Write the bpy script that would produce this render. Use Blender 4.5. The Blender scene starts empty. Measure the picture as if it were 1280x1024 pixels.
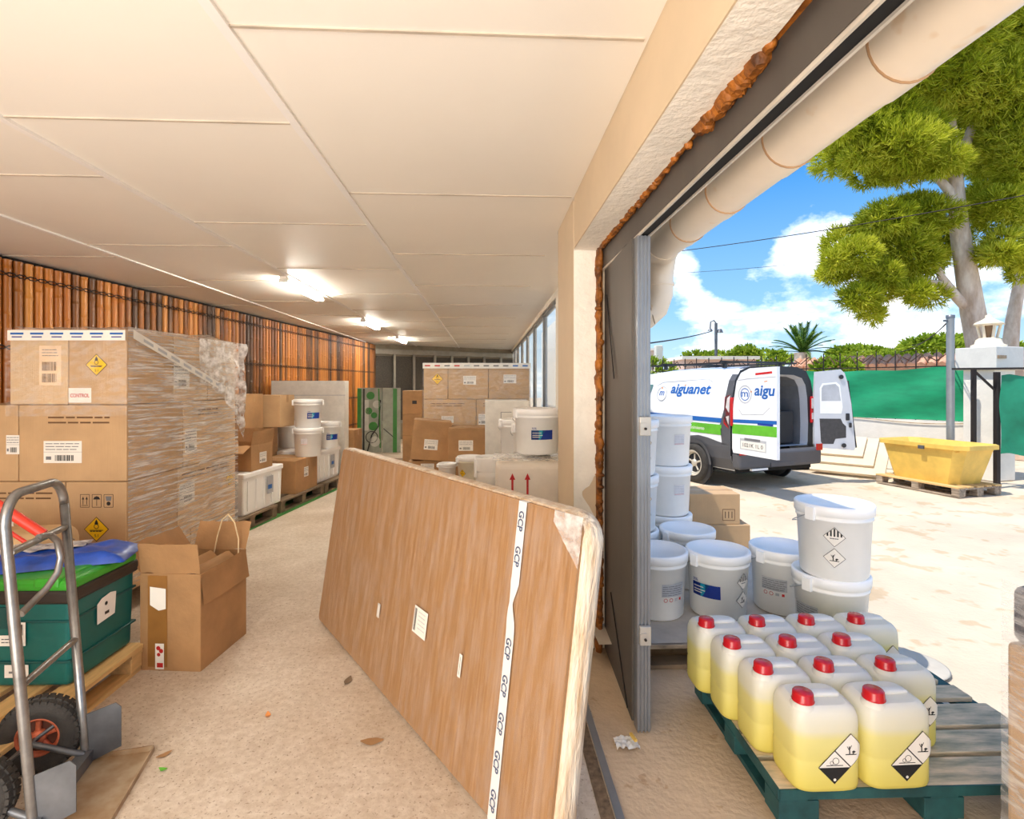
import bpy, bmesh, math, random
import numpy as np
from mathutils import Vector as V, Matrix, noise
random.seed(7); RS=np.random.RandomState(5)
PI=math.pi
COL=bpy.context.scene.collection
F=660.0; CX=640; HY=480; H=1.57; TH=math.atan(33/F); CT,ST=math.cos(TH),math.sin(TH)
def W(px,d):
    xc=(px-CX)/F*d
    return (xc*CT+d*ST, -xc*ST+d*CT)
def ZH(py,d): return H+(HY-py)*d/F
def ray(px,py):
    a,c=W(px,1.0); return V((a,c,(HY-py)/F))
def hit(px,py,o,u,v):
    o=V(o);u=V(u).normalized();v=V(v).normalized(); n=u.cross(v); r=ray(px,py); c=V((0,0,H))
    t=(o-c).dot(n)/r.dot(n); q=c+r*t-o
    return q.dot(u),q.dot(v)
# ------------------------------------------------------------------ materials
def lin(c):
    return tuple(((x/255)/12.92 if x/255<=.04045 else ((x/255+.055)/1.055)**2.4) for x in c)
MC={}
def nodes(name):
    m=bpy.data.materials.new(name); m.use_nodes=True; nt=m.node_tree; nt.nodes.clear()
    out=nt.nodes.new('ShaderNodeOutputMaterial'); return m,nt,out
def noise_node(nt,scale,stretch=(1,1,1),detail=4,rough=.6,space='Object'):
    tc=nt.nodes.new('ShaderNodeTexCoord'); mp=nt.nodes.new('ShaderNodeMapping'); mp.inputs['Scale'].default_value=stretch
    nt.links.new(tc.outputs[space],mp.inputs['Vector'])
    n=nt.nodes.new('ShaderNodeTexNoise'); n.inputs['Scale'].default_value=scale; n.inputs['Detail'].default_value=detail; n.inputs['Roughness'].default_value=rough
    nt.links.new(mp.outputs[0],n.inputs['Vector']); return n
def ramp(nt,src,stops):
    r=nt.nodes.new('ShaderNodeValToRGB'); e=r.color_ramp.elements
    while len(e)<len(stops): e.new(.5)
    for i,(p,c) in enumerate(stops):
        e[i].position=p; e[i].color=(*c,1) if len(c)==3 else c
    nt.links.new(src,r.inputs[0]); return r
def mat(name,col,rough=.6,metal=0,var=.12,vs=4,st=(1,1,1),bump=0,bs=60,bst=(1,1,1),col2=None,emit=0,spots=None,coat=0,spec=.5):
    if name in MC: return MC[name]
    m,nt,out=nodes(name); p=nt.nodes.new('ShaderNodeBsdfPrincipled'); c=lin(col)
    p.inputs['Roughness'].default_value=rough; p.inputs['Metallic'].default_value=metal; p.inputs['Specular IOR Level'].default_value=spec
    p.inputs['Coat Weight'].default_value=coat
    a=lin(col2) if col2 else tuple(x*(1-var*1.6) for x in c); b=c if col2 else tuple(min(1,x*(1+var)) for x in c)
    n=noise_node(nt,vs,st); r=ramp(nt,n.outputs['Fac'],[(.32,a),(.68,b)]); src=r.outputs[0]
    if spots:
        sc,th,sf,amt=spots; n2=noise_node(nt,sc,(1,1,1),3,.7); r2=ramp(nt,n2.outputs['Fac'],[(th,(1,1,1)),(th+.05,sf)])
        mx=nt.nodes.new('ShaderNodeMix'); mx.data_type='RGBA'; mx.blend_type='MULTIPLY'; mx.inputs[0].default_value=amt
        nt.links.new(src,mx.inputs[6]); nt.links.new(r2.outputs[0],mx.inputs[7]); src=mx.outputs[2]
    nt.links.new(src,p.inputs['Base Color'])
    if emit: nt.links.new(src,p.inputs['Emission Color']); p.inputs['Emission Strength'].default_value=emit
    if bump:
        nb=noise_node(nt,bs,bst,3); bp=nt.nodes.new('ShaderNodeBump'); bp.inputs['Strength'].default_value=bump; bp.inputs['Distance'].default_value=.02
        nt.links.new(nb.outputs['Fac'],bp.inputs['Height']); nt.links.new(bp.outputs[0],p.inputs['Normal'])
    nt.links.new(p.outputs[0],out.inputs[0]); MC[name]=m; return m
def film(name,lo,hi,sc=6,st=(1,1,6),col=(1,1,1),rough=.25):
    m,nt,out=nodes(name); n=noise_node(nt,sc,st,5,.65); r=ramp(nt,n.outputs['Fac'],[(.42,(lo,)*3),(.64,(hi,)*3)])
    t=nt.nodes.new('ShaderNodeBsdfTransparent'); p=nt.nodes.new('ShaderNodeBsdfPrincipled'); p.inputs['Base Color'].default_value=(*col,1); p.inputs['Roughness'].default_value=rough
    bp=nt.nodes.new('ShaderNodeBump'); bp.inputs['Strength'].default_value=.2; bp.inputs['Distance'].default_value=.01
    nt.links.new(n.outputs['Fac'],bp.inputs['Height']); nt.links.new(bp.outputs[0],p.inputs['Normal'])
    mx=nt.nodes.new('ShaderNodeMixShader'); nt.links.new(r.outputs[0],mx.inputs[0]); nt.links.new(t.outputs[0],mx.inputs[1]); nt.links.new(p.outputs[0],mx.inputs[2]); nt.links.new(mx.outputs[0],out.inputs[0])
    return m
card=mat('cardboard',(196,160,118),.75,var=.07,vs=3,st=(1,1,1),bump=.08,bs=90,bst=(1,1,.05))
card_l=mat('cardboard_light',(210,178,138),.75,var=.06,vs=3,bump=.08,bs=90,bst=(1,1,.05))
card_d=mat('cardboard_brown',(172,130,86),.75,var=.14,vs=3,bump=.15,bs=30)
card_i=mat('cardboard_inner',(182,142,98),.8,var=.08)
seam=mat('seam_brown',(128,92,54),.9)
white=mat('white_plastic',(250,249,246),.38,var=.02,vs=8)
whiteB=mat('white_lid',(253,252,250),.35,var=.015,vs=8)
offw=mat('off_white_paper',(236,232,224),.7,var=.05,vs=12)
paper=mat('label_paper',(240,234,224),.6,var=.03)
black=mat('print_black',(28,28,30),.6); grey=mat('print_grey',(120,120,122),.6); lgrey=mat('print_light_grey',(186,188,192),.6)
yel=mat('hazard_yellow',(244,196,20),.5,var=.04); red=mat('print_red',(200,30,34),.5); blue=mat('print_blue',(26,100,180),.5,var=.03); navy=mat('print_navy',(20,56,150),.5)
teal=mat('print_teal',(30,160,190),.5); green=mat('print_green',(104,190,50),.5); orange=mat('print_orange',(236,150,70),.5); brownp=mat('print_brown',(110,78,50),.7)
steel=mat('grey_tube_steel',(150,148,146),.32,.75,var=.16,vs=14,bump=.05,bs=60); steel_d=mat('grey_plate_steel',(110,112,116),.45,.5,var=.2,vs=6)
rust=mat('rusty_steel',(186,168,142),.55,.3,col2=(146,110,70),vs=6)
alu=mat('aluminium_profile',(150,154,160),.35,.6,var=.08); door_dark=mat('dark_steel_door',(92,86,80),.5,.3,var=.12,vs=3,st=(1,1,.2))
blk=mat('black_void',(14,14,15),.8); rubber=mat('tyre_rubber',(58,54,50),.85,var=.15,vs=20,bump=.3,bs=60)
cream=mat('cream_ceiling',(246,240,230),.45,var=.012,vs=1); trimw=mat('ceiling_strip_white',(246,242,238),.4,var=.02); seamg=mat('ceiling_seam',(196,182,164),.7)
beige=mat('beige_paint',(222,200,168),.7,var=.04,vs=2); plaster=mat('rough_white_plaster',(250,242,228),.8,var=.04,vs=5,bump=.4,bs=25)
foamm=mat('expanding_foam',(186,110,30),.6,col2=(74,40,12),vs=12,bump=.6,bs=20)
pipe_m=mat('cream_pvc_pipe',(248,232,210),.35,var=.04,vs=3,spots=(5,.64,(.86,.7,.52),.6)); pipe_s=mat('pipe_stain',(190,150,110),.6)
wood=mat('pale_pallet_wood',(224,184,122),.75,var=.12,vs=5,st=(1,8,8),bump=.1,bs=40); woodg=mat('weathered_pallet_wood',(190,172,150),.95,spec=.1,col2=(118,106,94),vs=5,st=(1,6,6),bump=.2,bs=30,bst=(1,8,8))
woodd=mat('dark_pallet_wood',(128,108,86),.85,var=.2,vs=6); tealw=mat('teal_painted_wood',(38,92,92),.65,col2=(24,62,64),vs=9)
tealgrey=mat('worn_teal_grey_board',(228,204,172),.95,col2=(152,150,130),vs=5,st=(1.2,6,6),bump=.2,bs=30,bst=(1,8,8),spec=.1)
binT=mat('teal_bin_plastic',(12,98,92),.42,var=.1,vs=5); binG=mat('green_lid_plastic',(58,160,44),.4,var=.07,vs=5); binK=mat('black_lid_rim',(48,40,36),.5)
blueP=mat('blue_plastic',(22,72,170),.35,var=.25,vs=12); redP=mat('red_plastic',(226,60,40),.45,var=.06); darkK=mat('dark_fabric',(44,40,38),.8,var=.2)
fl_w=film('stretch_film_streaks',.04,.62,5,(.6,.6,11)); fl_t=film('stretch_film_thin',.03,.22,5,(2,2,5)); fl_h=film('stretch_film_crumpled',.2,.85,5,(2,2,3))
conc=mat('white_concrete',(238,230,216),.85,var=.05,vs=3,bump=.2,bs=20); yelP=mat('yellow_fibreglass',(232,192,92),.5,var=.1,vs=4)
meshG=mat('green_shade_net',(18,150,100),.7,var=.12,vs=3,st=(1,1,3)); iron=mat('dark_iron',(52,44,40),.6,.4); polem=mat('galvanised_pole',(158,158,156),.4,.5,var=.1)
bark=mat('pine_bark',(244,224,204),.9,col2=(196,166,142),vs=5,st=(1,1,.35),bump=.8,bs=9,bst=(1,1,.3))
vanW=mat('van_white_paint',(248,249,252),.2,var=.01,coat=.5); vanG=mat('van_grey_plastic',(86,86,90),.5,var=.06); vanD=mat('van_dark_trim',(38,38,42),.4); vanI=mat('van_inner_panel',(206,208,212),.4,var=.03)
glassD=mat('tinted_glass',(96,132,132),.1,var=.05); tailR=mat('tail_light_red',(206,40,44),.25); tailC=mat('tail_light_clear',(220,214,212),.2)
rim=mat('wheel_cover_silver',(214,206,192),.4,.3); rimr=mat('rusty_orange_rim',(200,104,70),.5,.2,var=.2,vs=20)
lamp=mat('fluorescent_tube',(255,250,238),.5,emit=105,var=0); lampb=mat('lamp_housing',(244,240,232),.5)
def can_mat():
    m,nt,out=nodes('translucent_can_with_yellow_liquid'); tc=nt.nodes.new('ShaderNodeTexCoord'); s=nt.nodes.new('ShaderNodeSeparateXYZ'); nt.links.new(tc.outputs['Object'],s.inputs[0])
    r=ramp(nt,s.outputs[2],[(.0,lin((252,236,120))),(.185,lin((255,246,168))),(.215,lin((252,248,224))),(.30,lin((253,251,246)))])
    d=nt.nodes.new('ShaderNodeBsdfPrincipled'); d.inputs['Roughness'].default_value=.32; t=nt.nodes.new('ShaderNodeBsdfTranslucent')
    nt.links.new(r.outputs[0],d.inputs['Base Color']); nt.links.new(r.outputs[0],t.inputs[0])
    mx=nt.nodes.new('ShaderNodeMixShader'); mx.inputs[0].default_value=.35; nt.links.new(d.outputs[0],mx.inputs[1]); nt.links.new(t.outputs[0],mx.inputs[2]); nt.links.new(mx.outputs[0],out.inputs[0]); return m
canM=can_mat(); capR=mat('red_cap',(196,26,34),.25,var=.04)
def glass_mat():
    m,nt,out=nodes('glare_window_glass'); t=nt.nodes.new('ShaderNodeBsdfTransparent'); t.inputs[0].default_value=(1,.985,.95,1)
    tr=nt.nodes.new('ShaderNodeBsdfTranslucent'); tr.inputs[0].default_value=(1,.95,.86,1); g=nt.nodes.new('ShaderNodeBsdfGlossy'); g.inputs['Roughness'].default_value=.05  # warm white translucency imitates the outdoor glare in the panes
    a=nt.nodes.new('ShaderNodeMixShader'); a.inputs[0].default_value=.22; b=nt.nodes.new('ShaderNodeMixShader'); b.inputs[0].default_value=.06
    nt.links.new(t.outputs[0],a.inputs[1]); nt.links.new(tr.outputs[0],a.inputs[2]); nt.links.new(a.outputs[0],b.inputs[1]); nt.links.new(g.outputs[0],b.inputs[2]); nt.links.new(b.outputs[0],out.inputs[0]); return m
glassM=glass_mat()
def leaf_mat(name,a,b,c):
    m,nt,out=nodes(name); n=noise_node(nt,.9,(1,1,1),3,.6); g=nt.nodes.new('ShaderNodeNewGeometry')
    ad=nt.nodes.new('ShaderNodeMath'); ad.operation='MULTIPLY_ADD'; nt.links.new(g.outputs['Random Per Island'],ad.inputs[0]); ad.inputs[1].default_value=.5; nt.links.new(n.outputs['Fac'],ad.inputs[2])
    r=ramp(nt,ad.outputs[0],[(.3,lin(a)),(.7,lin(b)),(1.0,lin(c))])
    d=nt.nodes.new('ShaderNodeBsdfDiffuse'); t=nt.nodes.new('ShaderNodeBsdfTranslucent'); nt.links.new(r.outputs[0],d.inputs[0]); nt.links.new(r.outputs[0],t.inputs[0])
    mx=nt.nodes.new('ShaderNodeMixShader'); mx.inputs[0].default_value=.4; nt.links.new(d.outputs[0],mx.inputs[1]); nt.links.new(t.outputs[0],mx.inputs[2]); nt.links.new(mx.outputs[0],out.inputs[0]); return m
pineL=leaf_mat('pine_needles',(104,118,24),(176,182,44),(226,222,84)); palmL=leaf_mat('palm_leaves',(50,84,34),(84,124,50),(150,180,90)); bushL=leaf_mat('bush_leaves',(70,96,30),(140,164,44),(190,204,80))
# ------------------------------------------------------------------ mesh builder
class MB:
    def __init__(s): s.b=bmesh.new(); s.mi=0
    def _m(s,fs):
        for f in fs: f.material_index=s.mi
    def face(s,pts):
        vs=[s.b.verts.new(V(p)) for p in pts]; f=s.b.faces.new(vs); f.material_index=s.mi; return f
    def box(s,c,d,rz=0,bev=0,M=None,taper=1):
        M=M if M is not None else Matrix.Translation(V(c))@Matrix.Rotation(rz,4,'Z')
        hx,hy,hz=d[0]/2,d[1]/2,d[2]/2; vs=[]
        for z in(-1,1):
            k=taper if z<0 else 1
            for x,y in((-1,-1),(1,-1),(1,1),(-1,1)): vs.append(s.b.verts.new(M@V((x*hx*k,y*hy*k,z*hz))))
        q=[(3,2,1,0),(4,5,6,7),(0,1,5,4),(1,2,6,5),(2,3,7,6),(3,0,4,7)]
        fs=[s.b.faces.new([vs[i] for i in f]) for f in q]; s._m(fs)
        if bev:
            es=list({e for f in fs for e in f.edges}); r=bmesh.ops.bevel(s.b,geom=es,offset=bev,segments=2 if bev<.02 else 4,profile=.5,affect='EDGES')
            s._m(r['faces'])
        return s
    def bar(s,p0,p1,w,h,up=(0,0,1)):
        p0=V(p0);p1=V(p1);d=p1-p0;L=d.length;x=d.normalized();u=V(up)
        if abs(x.dot(u))>.98:u=V((1,0,0))
        y=u.cross(x).normalized();z=x.cross(y);M=Matrix((x,y,z)).transposed().to_4x4();M.translation=(p0+p1)/2
        return s.box(None,(L,w,h),M=M)
    def ring(s,c,x,y,r,n,ry=None):
        ry=r if ry is None else ry
        return [s.b.verts.new(c+x*(r*math.cos(2*PI*i/n))+y*(ry*math.sin(2*PI*i/n))) for i in range(n)]
    def skin(s,rings,closed=False,caps=True):
        n=len(rings[0]); fs=[]
        R=rings+([rings[0]] if closed else [])
        for a,b in zip(R,R[1:]):
            for i in range(n): fs.append(s.b.faces.new((a[i],a[(i+1)%n],b[(i+1)%n],b[i])))
        if caps and not closed:
            fs.append(s.b.faces.new([s.b.verts.new(v.co) for v in rings[0][::-1]])); fs.append(s.b.faces.new([s.b.verts.new(v.co) for v in rings[-1]]))
        s._m(fs)
        for f in fs: f.smooth=len(f.verts)==4
        return s
    def tube(s,pts,r,n=10,closed=False,caps=True):
        pts=[V(p) for p in pts]; rs=r if isinstance(r,(list,tuple)) else [r]*len(pts); rings=[]; prev=None
        for i,p in enumerate(pts):
            a=pts[i-1] if i or closed else p; c=pts[(i+1)%len(pts)] if i<len(pts)-1 or closed else p
            t=(c-a).normalized()
            if prev is None: x=t.orthogonal().normalized()
            else:
                x=(prev-t*prev.dot(t)); x=x.normalized() if x.length>1e-4 else t.orthogonal().normalized()
            prev=x; rings.append(s.ring(p,x,t.cross(x),rs[i],n))
        return s.skin(rings,closed,caps)
    def lathe(s,prof,n=32,c=(0,0,0),ax='z',caps=True):
        c=V(c); X,Y,Z=(V((1,0,0)),V((0,1,0)),V((0,0,1))) if ax=='z' else ((V((0,0,1)),V((1,0,0)),V((0,1,0))) if ax=='y' else (V((0,1,0)),V((0,0,1)),V((1,0,0))))
        return s.skin([s.ring(c+Z*z,X,Y,r,n) for r,z in prof],False,caps)
    def prism(s,pts,h,M=None):
        M=M or Matrix(); a=[s.b.verts.new(M@V((x,y,0))) for x,y in pts]; b=[s.b.verts.new(M@V((x,y,h))) for x,y in pts]; n=len(pts)
        fs=[s.b.faces.new(a[::-1]),s.b.faces.new(b)]+[s.b.faces.new((a[i],a[(i+1)%n],b[(i+1)%n],b[i])) for i in range(n)]
        s._m(fs); return s
    def grid(s,f,nu,nv,smooth=True):
        g=[[s.b.verts.new(V(f(i/nu,j/nv))) for j in range(nv+1)] for i in range(nu+1)]
        for i in range(nu):
            for j in range(nv):
                q=s.b.faces.new((g[i][j],g[i+1][j],g[i+1][j+1],g[i][j+1])); q.material_index=s.mi; q.smooth=smooth
        return s
    def build(s,name,mats,parent=None,label=None,smooth=False,weld=True,loc=None,rz=0,fix=True):
        if fix: bmesh.ops.recalc_face_normals(s.b,faces=s.b.faces)
        me=bpy.data.meshes.new(name); s.b.to_mesh(me); s.b.free()
        for m in (mats if isinstance(mats,(list,tuple)) else [mats]): me.materials.append(m)
        if smooth:
            for p in me.polygons: p.use_smooth=True
        o=bpy.data.objects.new(name,me); COL.objects.link(o)
        if parent: o.parent=parent
        if loc: o.location=loc
        o.rotation_euler.z=rz
        if label: o['label']=label
        return o
def tag(o,label,cat,group=None,kind=None):
    if label:o['label']=label
    if cat:o['category']=cat
    if group:o['group']=group
    if kind:o['kind']=kind
    return o
def thing(name,label,cat,loc,rz=0,group=None,rot=None):
    o=bpy.data.objects.new(name,None); o.empty_display_size=.1; COL.objects.link(o); o.location=loc; o.rotation_euler=rot or (0,0,rz); return tag(o,label,cat,group)
def struct(name,mb,m,label,cat='structure'): return tag(mb.build(name,m),label,cat,None,'structure')
def dup(r,loc,rz=None,label=None,group=None,rot=None):
    def cp(o,p):
        c=o.copy(); COL.objects.link(c)
        if p: c.parent=p
        for ch in list(o.children): cp(ch,c)
        return c
    c=cp(r,None); c.location=loc
    if rz is not None: c.rotation_euler=(0,0,rz)
    if rot: c.rotation_euler=rot
    if label:c['label']=label
    if group:c['group']=group
    return c
# ------------------------------------------------------------------ printed art
TX={}
def text_tris(s,shear=0):
    k=(s,shear)
    if k not in TX:
        cu=bpy.data.curves.new('lettering','FONT'); cu.body=s; cu.size=1; cu.shear=shear; cu.resolution_u=3; cu.fill_mode='FRONT'; cu.offset=.025 if s in('GCP','aigu','aiguanet','CONTROL') else .008
        o=bpy.data.objects.new('lettering',cu); COL.objects.link(o); bpy.context.view_layer.update()
        me=bpy.data.meshes.new_from_object(o.evaluated_get(bpy.context.evaluated_depsgraph_get()))
        vs=[(v.co.x,v.co.y) for v in me.vertices]; fs=[tuple(p.vertices) for p in me.polygons]
        bpy.data.objects.remove(o); bpy.data.meshes.remove(me)
        x0=min(v[0] for v in vs);x1=max(v[0] for v in vs);y0=min(v[1] for v in vs);y1=max(v[1] for v in vs)
        TX[k]=([((x-x0),(y-y0)) for x,y in vs],fs,x1-x0,y1-y0)
    return TX[k]
def polys(it):
    k=it[0]
    if k=='r': x0,y0,x1,y1=it[1:5]; return [[(x0,y0),(x1,y0),(x1,y1),(x0,y1)]]
    if k=='p': return [it[1]]
    if k=='c':
        cx,cy,r=it[1:4]; ry=r if len(it)<6 else it[5]; return [[(cx+r*math.cos(a*PI/10),cy+ry*math.sin(a*PI/10)) for a in range(20)]]
    if k=='o':
        cx,cy,r,w=it[1:5]; o=[]
        for a in range(24):
            t0,t1=a*PI/12,(a+1)*PI/12; o.append([(cx+r*math.cos(t0),cy+r*math.sin(t0)),(cx+r*math.cos(t1),cy+r*math.sin(t1)),(cx+(r-w)*math.cos(t1),cy+(r-w)*math.sin(t1)),(cx+(r-w)*math.cos(t0),cy+(r-w)*math.sin(t0))][::-1])
        return o
    if k=='l':
        pts,w=it[1:3]; o=[]
        for (x0,y0),(x1,y1) in zip(pts,pts[1:]):
            L=math.hypot(x1-x0,y1-y0) or 1; nx,ny=-(y1-y0)/L*w/2,(x1-x0)/L*w/2; o.append([(x0-nx,y0-ny),(x1-nx,y1-ny),(x1+nx,y1+ny),(x0+nx,y0+ny)])
        return o
    if k=='t':
        s,x,y,h=it[1:5]; op=it[6] if len(it)>6 else {}; vs,fs,w,hh=text_tris(s,op.get('shear',0)); sc=h/hh; sx=sc if 'w' not in op else op['w']/w
        a=op.get('rot',0); ca,sa=math.cos(a),math.sin(a); cx=w*sx/2 if op.get('mid') else 0
        P=[(x+(vx*sx-cx)*ca-vy*sc*sa, y+(vx*sx-cx)*sa+vy*sc*ca) for vx,vy in vs]; return [[P[i] for i in f] for f in fs]
def colof(it): return it[5] if it[0]=='t' else (it[5] if it[0] in('r','o') else (it[2] if it[0]=='p' else (it[4] if it[0]=='c' else it[3])))
def art(name,layers,fmap,parent,label=None,step=.03,slice_u=False,slice_v=False,base=.0010):
    mb=MB(); b=mb.b; mats=[]
    for li,L in enumerate(layers):
        w=base+.0006*li
        for it in L:
            m=colof(it)
            if m not in mats: mats.append(m)
            for P in polys(it):
                try: f=b.faces.new([b.verts.new((x,y,w)) for x,y in P])
                except ValueError: continue
                f.material_index=mats.index(m)
    b.normal_update()
    for ax,on in((0,slice_u),(1,slice_v)):
        if not on: continue
        lo=min(v.co[ax] for v in b.verts); hi=max(v.co[ax] for v in b.verts); k=math.floor(lo/step)+1
        n=V((1,0,0)) if ax==0 else V((0,1,0))
        while k*step<hi:
            bmesh.ops.bisect_plane(b,geom=b.verts[:]+b.edges[:]+b.faces[:],plane_co=n*(k*step),plane_no=n); k+=1
    for v in b.verts: v.co=V(fmap(v.co.x,v.co.y,v.co.z))
    return mb.build(name,mats or paper,parent,label,fix=False)
def flat(o,u,v):
    o=V(o);u=V(u).normalized();v=V(v).normalized();n=u.cross(v).normalized()
    return lambda a,b,c:o+u*a+v*b+n*c
def cyl(r0,z0,r1,z1,ang,zc):
    def f(a,b,c):
        z=zc+b; r=r0+(r1-r0)*(z-z0)/(z1-z0)+c; t=ang+a/r; return (r*math.cos(t),r*math.sin(t),z)
    return f
def bars(x,y,w,h,m,n=14):
    o=[];cx=x
    while cx<x+w:
        t=random.choice([.3,.5,.8])*w/n; o.append(('r',cx,y,min(cx+t,x+w),y+h,m)); cx+=t+random.choice([.3,.6])*w/n
    return o
def lines(x,y,w,n,dy,t,m,words=4):
    o=[]
    for i in range(n):
        cx=x
        while cx<x+w*.92:
            L=random.uniform(.1,.3)*w; o.append(('r',cx,y-i*dy,min(cx+L,x+w),y-i*dy+t,m)); cx+=L+.03*w
    return o
def A_ship(w=.16,h=.11,cx=0,cy=0):
    x,y=cx-w/2,cy-h/2
    return [[('r',x,y,x+w,y+h,paper)],lines(x+.05*w,y+.86*h,w*.9,3,.13*h,.035*h,grey)+[('l',[(x,y+.5*h),(x+w,y+.5*h)],.012*h,grey)]+bars(x+.3*w,y+.1*h,w*.5,.26*h,black)+[('r',x+.06*w,y+.15*h,x+.2*w,y+.3*h,grey)]]
def dia(cx,cy,r,m): return ('p',[(cx,cy-r),(cx+r,cy),(cx,cy+r),(cx-r,cy)],m)
def A_ox(cx=0,cy=0,r=.08):
    return [[dia(cx,cy,r,black)],[dia(cx,cy,r*.93,yel)],[('o',cx,cy+.22*r,.2*r,.05*r,black),('p',[(cx-.16*r,cy+.4*r),(cx+.16*r,cy+.4*r),(cx+.1*r,cy+.62*r),(cx,cy+.8*r),(cx-.1*r,cy+.6*r)],black),('l',[(cx-.55*r,cy-.08*r),(cx+.55*r,cy-.08*r)],.05*r,black),('t','5.1',cx,cy-.62*r,.22*r,black,{'mid':1})]+lines(cx-.5*r,cy-.2*r,r,1,1,.08*r,black)]
def A_icons(x,y,s=.07,m=brownp,col=None):
    L=[]
    for k in range(3):
        a=x+k*s*1.3; L+=[('l',[(a,y),(a+s,y),(a+s,y+1.4*s),(a,y+1.4*s),(a,y)],.035*s*1.5,black)]
        if k==0: L+=[('l',[(a+.15*s,y+.2*s),(a+.85*s,y+.2*s)],.06*s,black)]+[q for dx in(.3,.7) for q in(('l',[(a+dx*s,y+.3*s),(a+dx*s,y+.9*s)],.07*s,black),('p',[(a+(dx-.13)*s,y+.85*s),(a+(dx+.13)*s,y+.85*s),(a+dx*s,y+1.2*s)],black))]
        if k==1: L+=[('p',[(a+.1*s,y+.85*s),(a+.9*s,y+.85*s),(a+.75*s,y+1.12*s),(a+.5*s,y+1.22*s),(a+.25*s,y+1.12*s)],black),('l',[(a+.5*s,y+.15*s),(a+.5*s,y+.9*s)],.06*s,black)]
        if k==2: L+=[('p',[(a+.25*s,y+.7*s),(a+.75*s,y+.7*s),(a+.85*s,y+1.2*s),(a+.15*s,y+1.2*s)],grey),('c',a+.5*s,y+.4*s,.22*s,black)]
    return [L]
def tree_fish(cx,cy,r):
    return [('l',[(cx-.1*r,cy-.3*r),(cx-.12*r,cy+.3*r)],.09*r,black),('l',[(cx-.12*r,cy),(cx-.3*r,cy+.3*r)],.05*r,black),('l',[(cx-.12*r,cy+.05*r),(cx+.05*r,cy+.38*r)],.05*r,black),('l',[(cx-.42*r,cy-.3*r),(cx+.42*r,cy-.3*r)],.07*r,black),('p',[(cx+.05*r,cy-.12*r),(cx+.2*r,cy-.22*r),(cx+.38*r,cy-.1*r),(cx+.2*r,cy),],black),('p',[(cx-.1*r,cy-.3*r),(cx+.3*r,cy-.3*r),(cx+.2*r,cy-.2*r)],black)]
def A_env(cx,cy,r): return [[dia(cx,cy,r,black)],[dia(cx,cy,r*.94,paper)],tree_fish(cx,cy,r)]
def A_nine(cx,cy,r):
    L=[]
    for k in(-.6,-.3,0,.3,.6):
        t=.075; L.append(('p',[(cx+(k-t)*r,cy+.06*r),(cx+(k+t)*r,cy+.06*r),(cx+(k+t)*r,cy+(.94-abs(k+t))*r),(cx+(k-t)*r,cy+(.94-abs(k-t))*r)],black))
    return [[dia(cx,cy,r,black)],[dia(cx,cy,r*.94,paper)],L+lines(cx-.4*r,cy-.2*r,.8*r,1,1,.1*r,grey)]
def A_flame(cx,cy,r): return [[dia(cx,cy,r,grey)],[dia(cx,cy,r*.92,mat('label_cream',(246,214,170),.6))],[('p',[(cx-.25*r,cy-.1*r),(cx+.25*r,cy-.1*r),(cx+.3*r,cy+.2*r),(cx+.1*r,cy+.35*r),(cx,cy+.6*r),(cx-.15*r,cy+.3*r),(cx-.3*r,cy+.2*r)],brownp),('l',[(cx-.3*r,cy-.2*r),(cx+.3*r,cy-.2*r)],.08*r,brownp)]]
def A_cor(cx,cy,r): return [[dia(cx,cy,r,black)],[dia(cx,cy,r*.93,paper)],[('p',[(cx,cy+.1*r),(cx-.2*r,cy+.35*r),(cx,cy+.3*r)],black),('l',[(cx-.05*r,cy-.3*r),(cx-.05*r,cy+.1*r)],.14*r,black),('l',[(cx-.1*r,cy-.3*r),(cx+.25*r,cy-.3*r)],.12*r,black)]]
def merge(*a):
    o=[]
    for x in a:
        for i,L in enumerate(x):
            while len(o)<=i:o.append([])
            o[i]+=L
    return o
# ------------------------------------------------------------------ room shell
def floor_mat():
    m,nt,out=nodes('speckled_beige_floor'); p=nt.nodes.new('ShaderNodeBsdfPrincipled'); p.inputs['Roughness'].default_value=.6
    n=noise_node(nt,1.3,(1,1,1),5); r=ramp(nt,n.outputs['Fac'],[(.35,lin((196,178,156))),(.65,lin((222,210,194)))])
    n2=noise_node(nt,70,(1,1,1),2); r2=ramp(nt,n2.outputs['Fac'],[(.32,(.45,.36,.28)),(.40,(1,1,1))])
    n3=noise_node(nt,28,(1,1,1),4,.7); r3=ramp(nt,n3.outputs['Fac'],[(.4,(.88,.84,.8)),(.6,(1.03,1.03,1.03))])
    a=nt.nodes.new('ShaderNodeMix'); a.data_type='RGBA'; a.blend_type='MULTIPLY'; a.inputs[0].default_value=.7; nt.links.new(r.outputs[0],a.inputs[6]); nt.links.new(r2.outputs[0],a.inputs[7])
    b=nt.nodes.new('ShaderNodeMix'); b.data_type='RGBA'; b.blend_type='MULTIPLY'; b.inputs[0].default_value=1; nt.links.new(a.outputs[2],b.inputs[6]); nt.links.new(r3.outputs[0],b.inputs[7])
    nt.links.new(b.outputs[2],p.inputs[0]); bp=nt.nodes.new('ShaderNodeBump'); bp.inputs['Strength'].default_value=.25; bp.inputs['Distance'].default_value=.01; nt.links.new(n3.outputs['Fac'],bp.inputs['Height']); nt.links.new(bp.outputs[0],p.inputs['Normal'])
    nt.links.new(p.outputs[0],out.inputs[0]); return m
CZ=2.67
b=MB(); b.face([(-5.6,-3,0),(.45,-3,0),(.52,3.77,0),(.83,3.77,0),(.83,17.5,0),(-5.6,17.5,0)])
struct('floor',b,floor_mat(),'speckled beige concrete floor of the storage room','floor')
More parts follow.
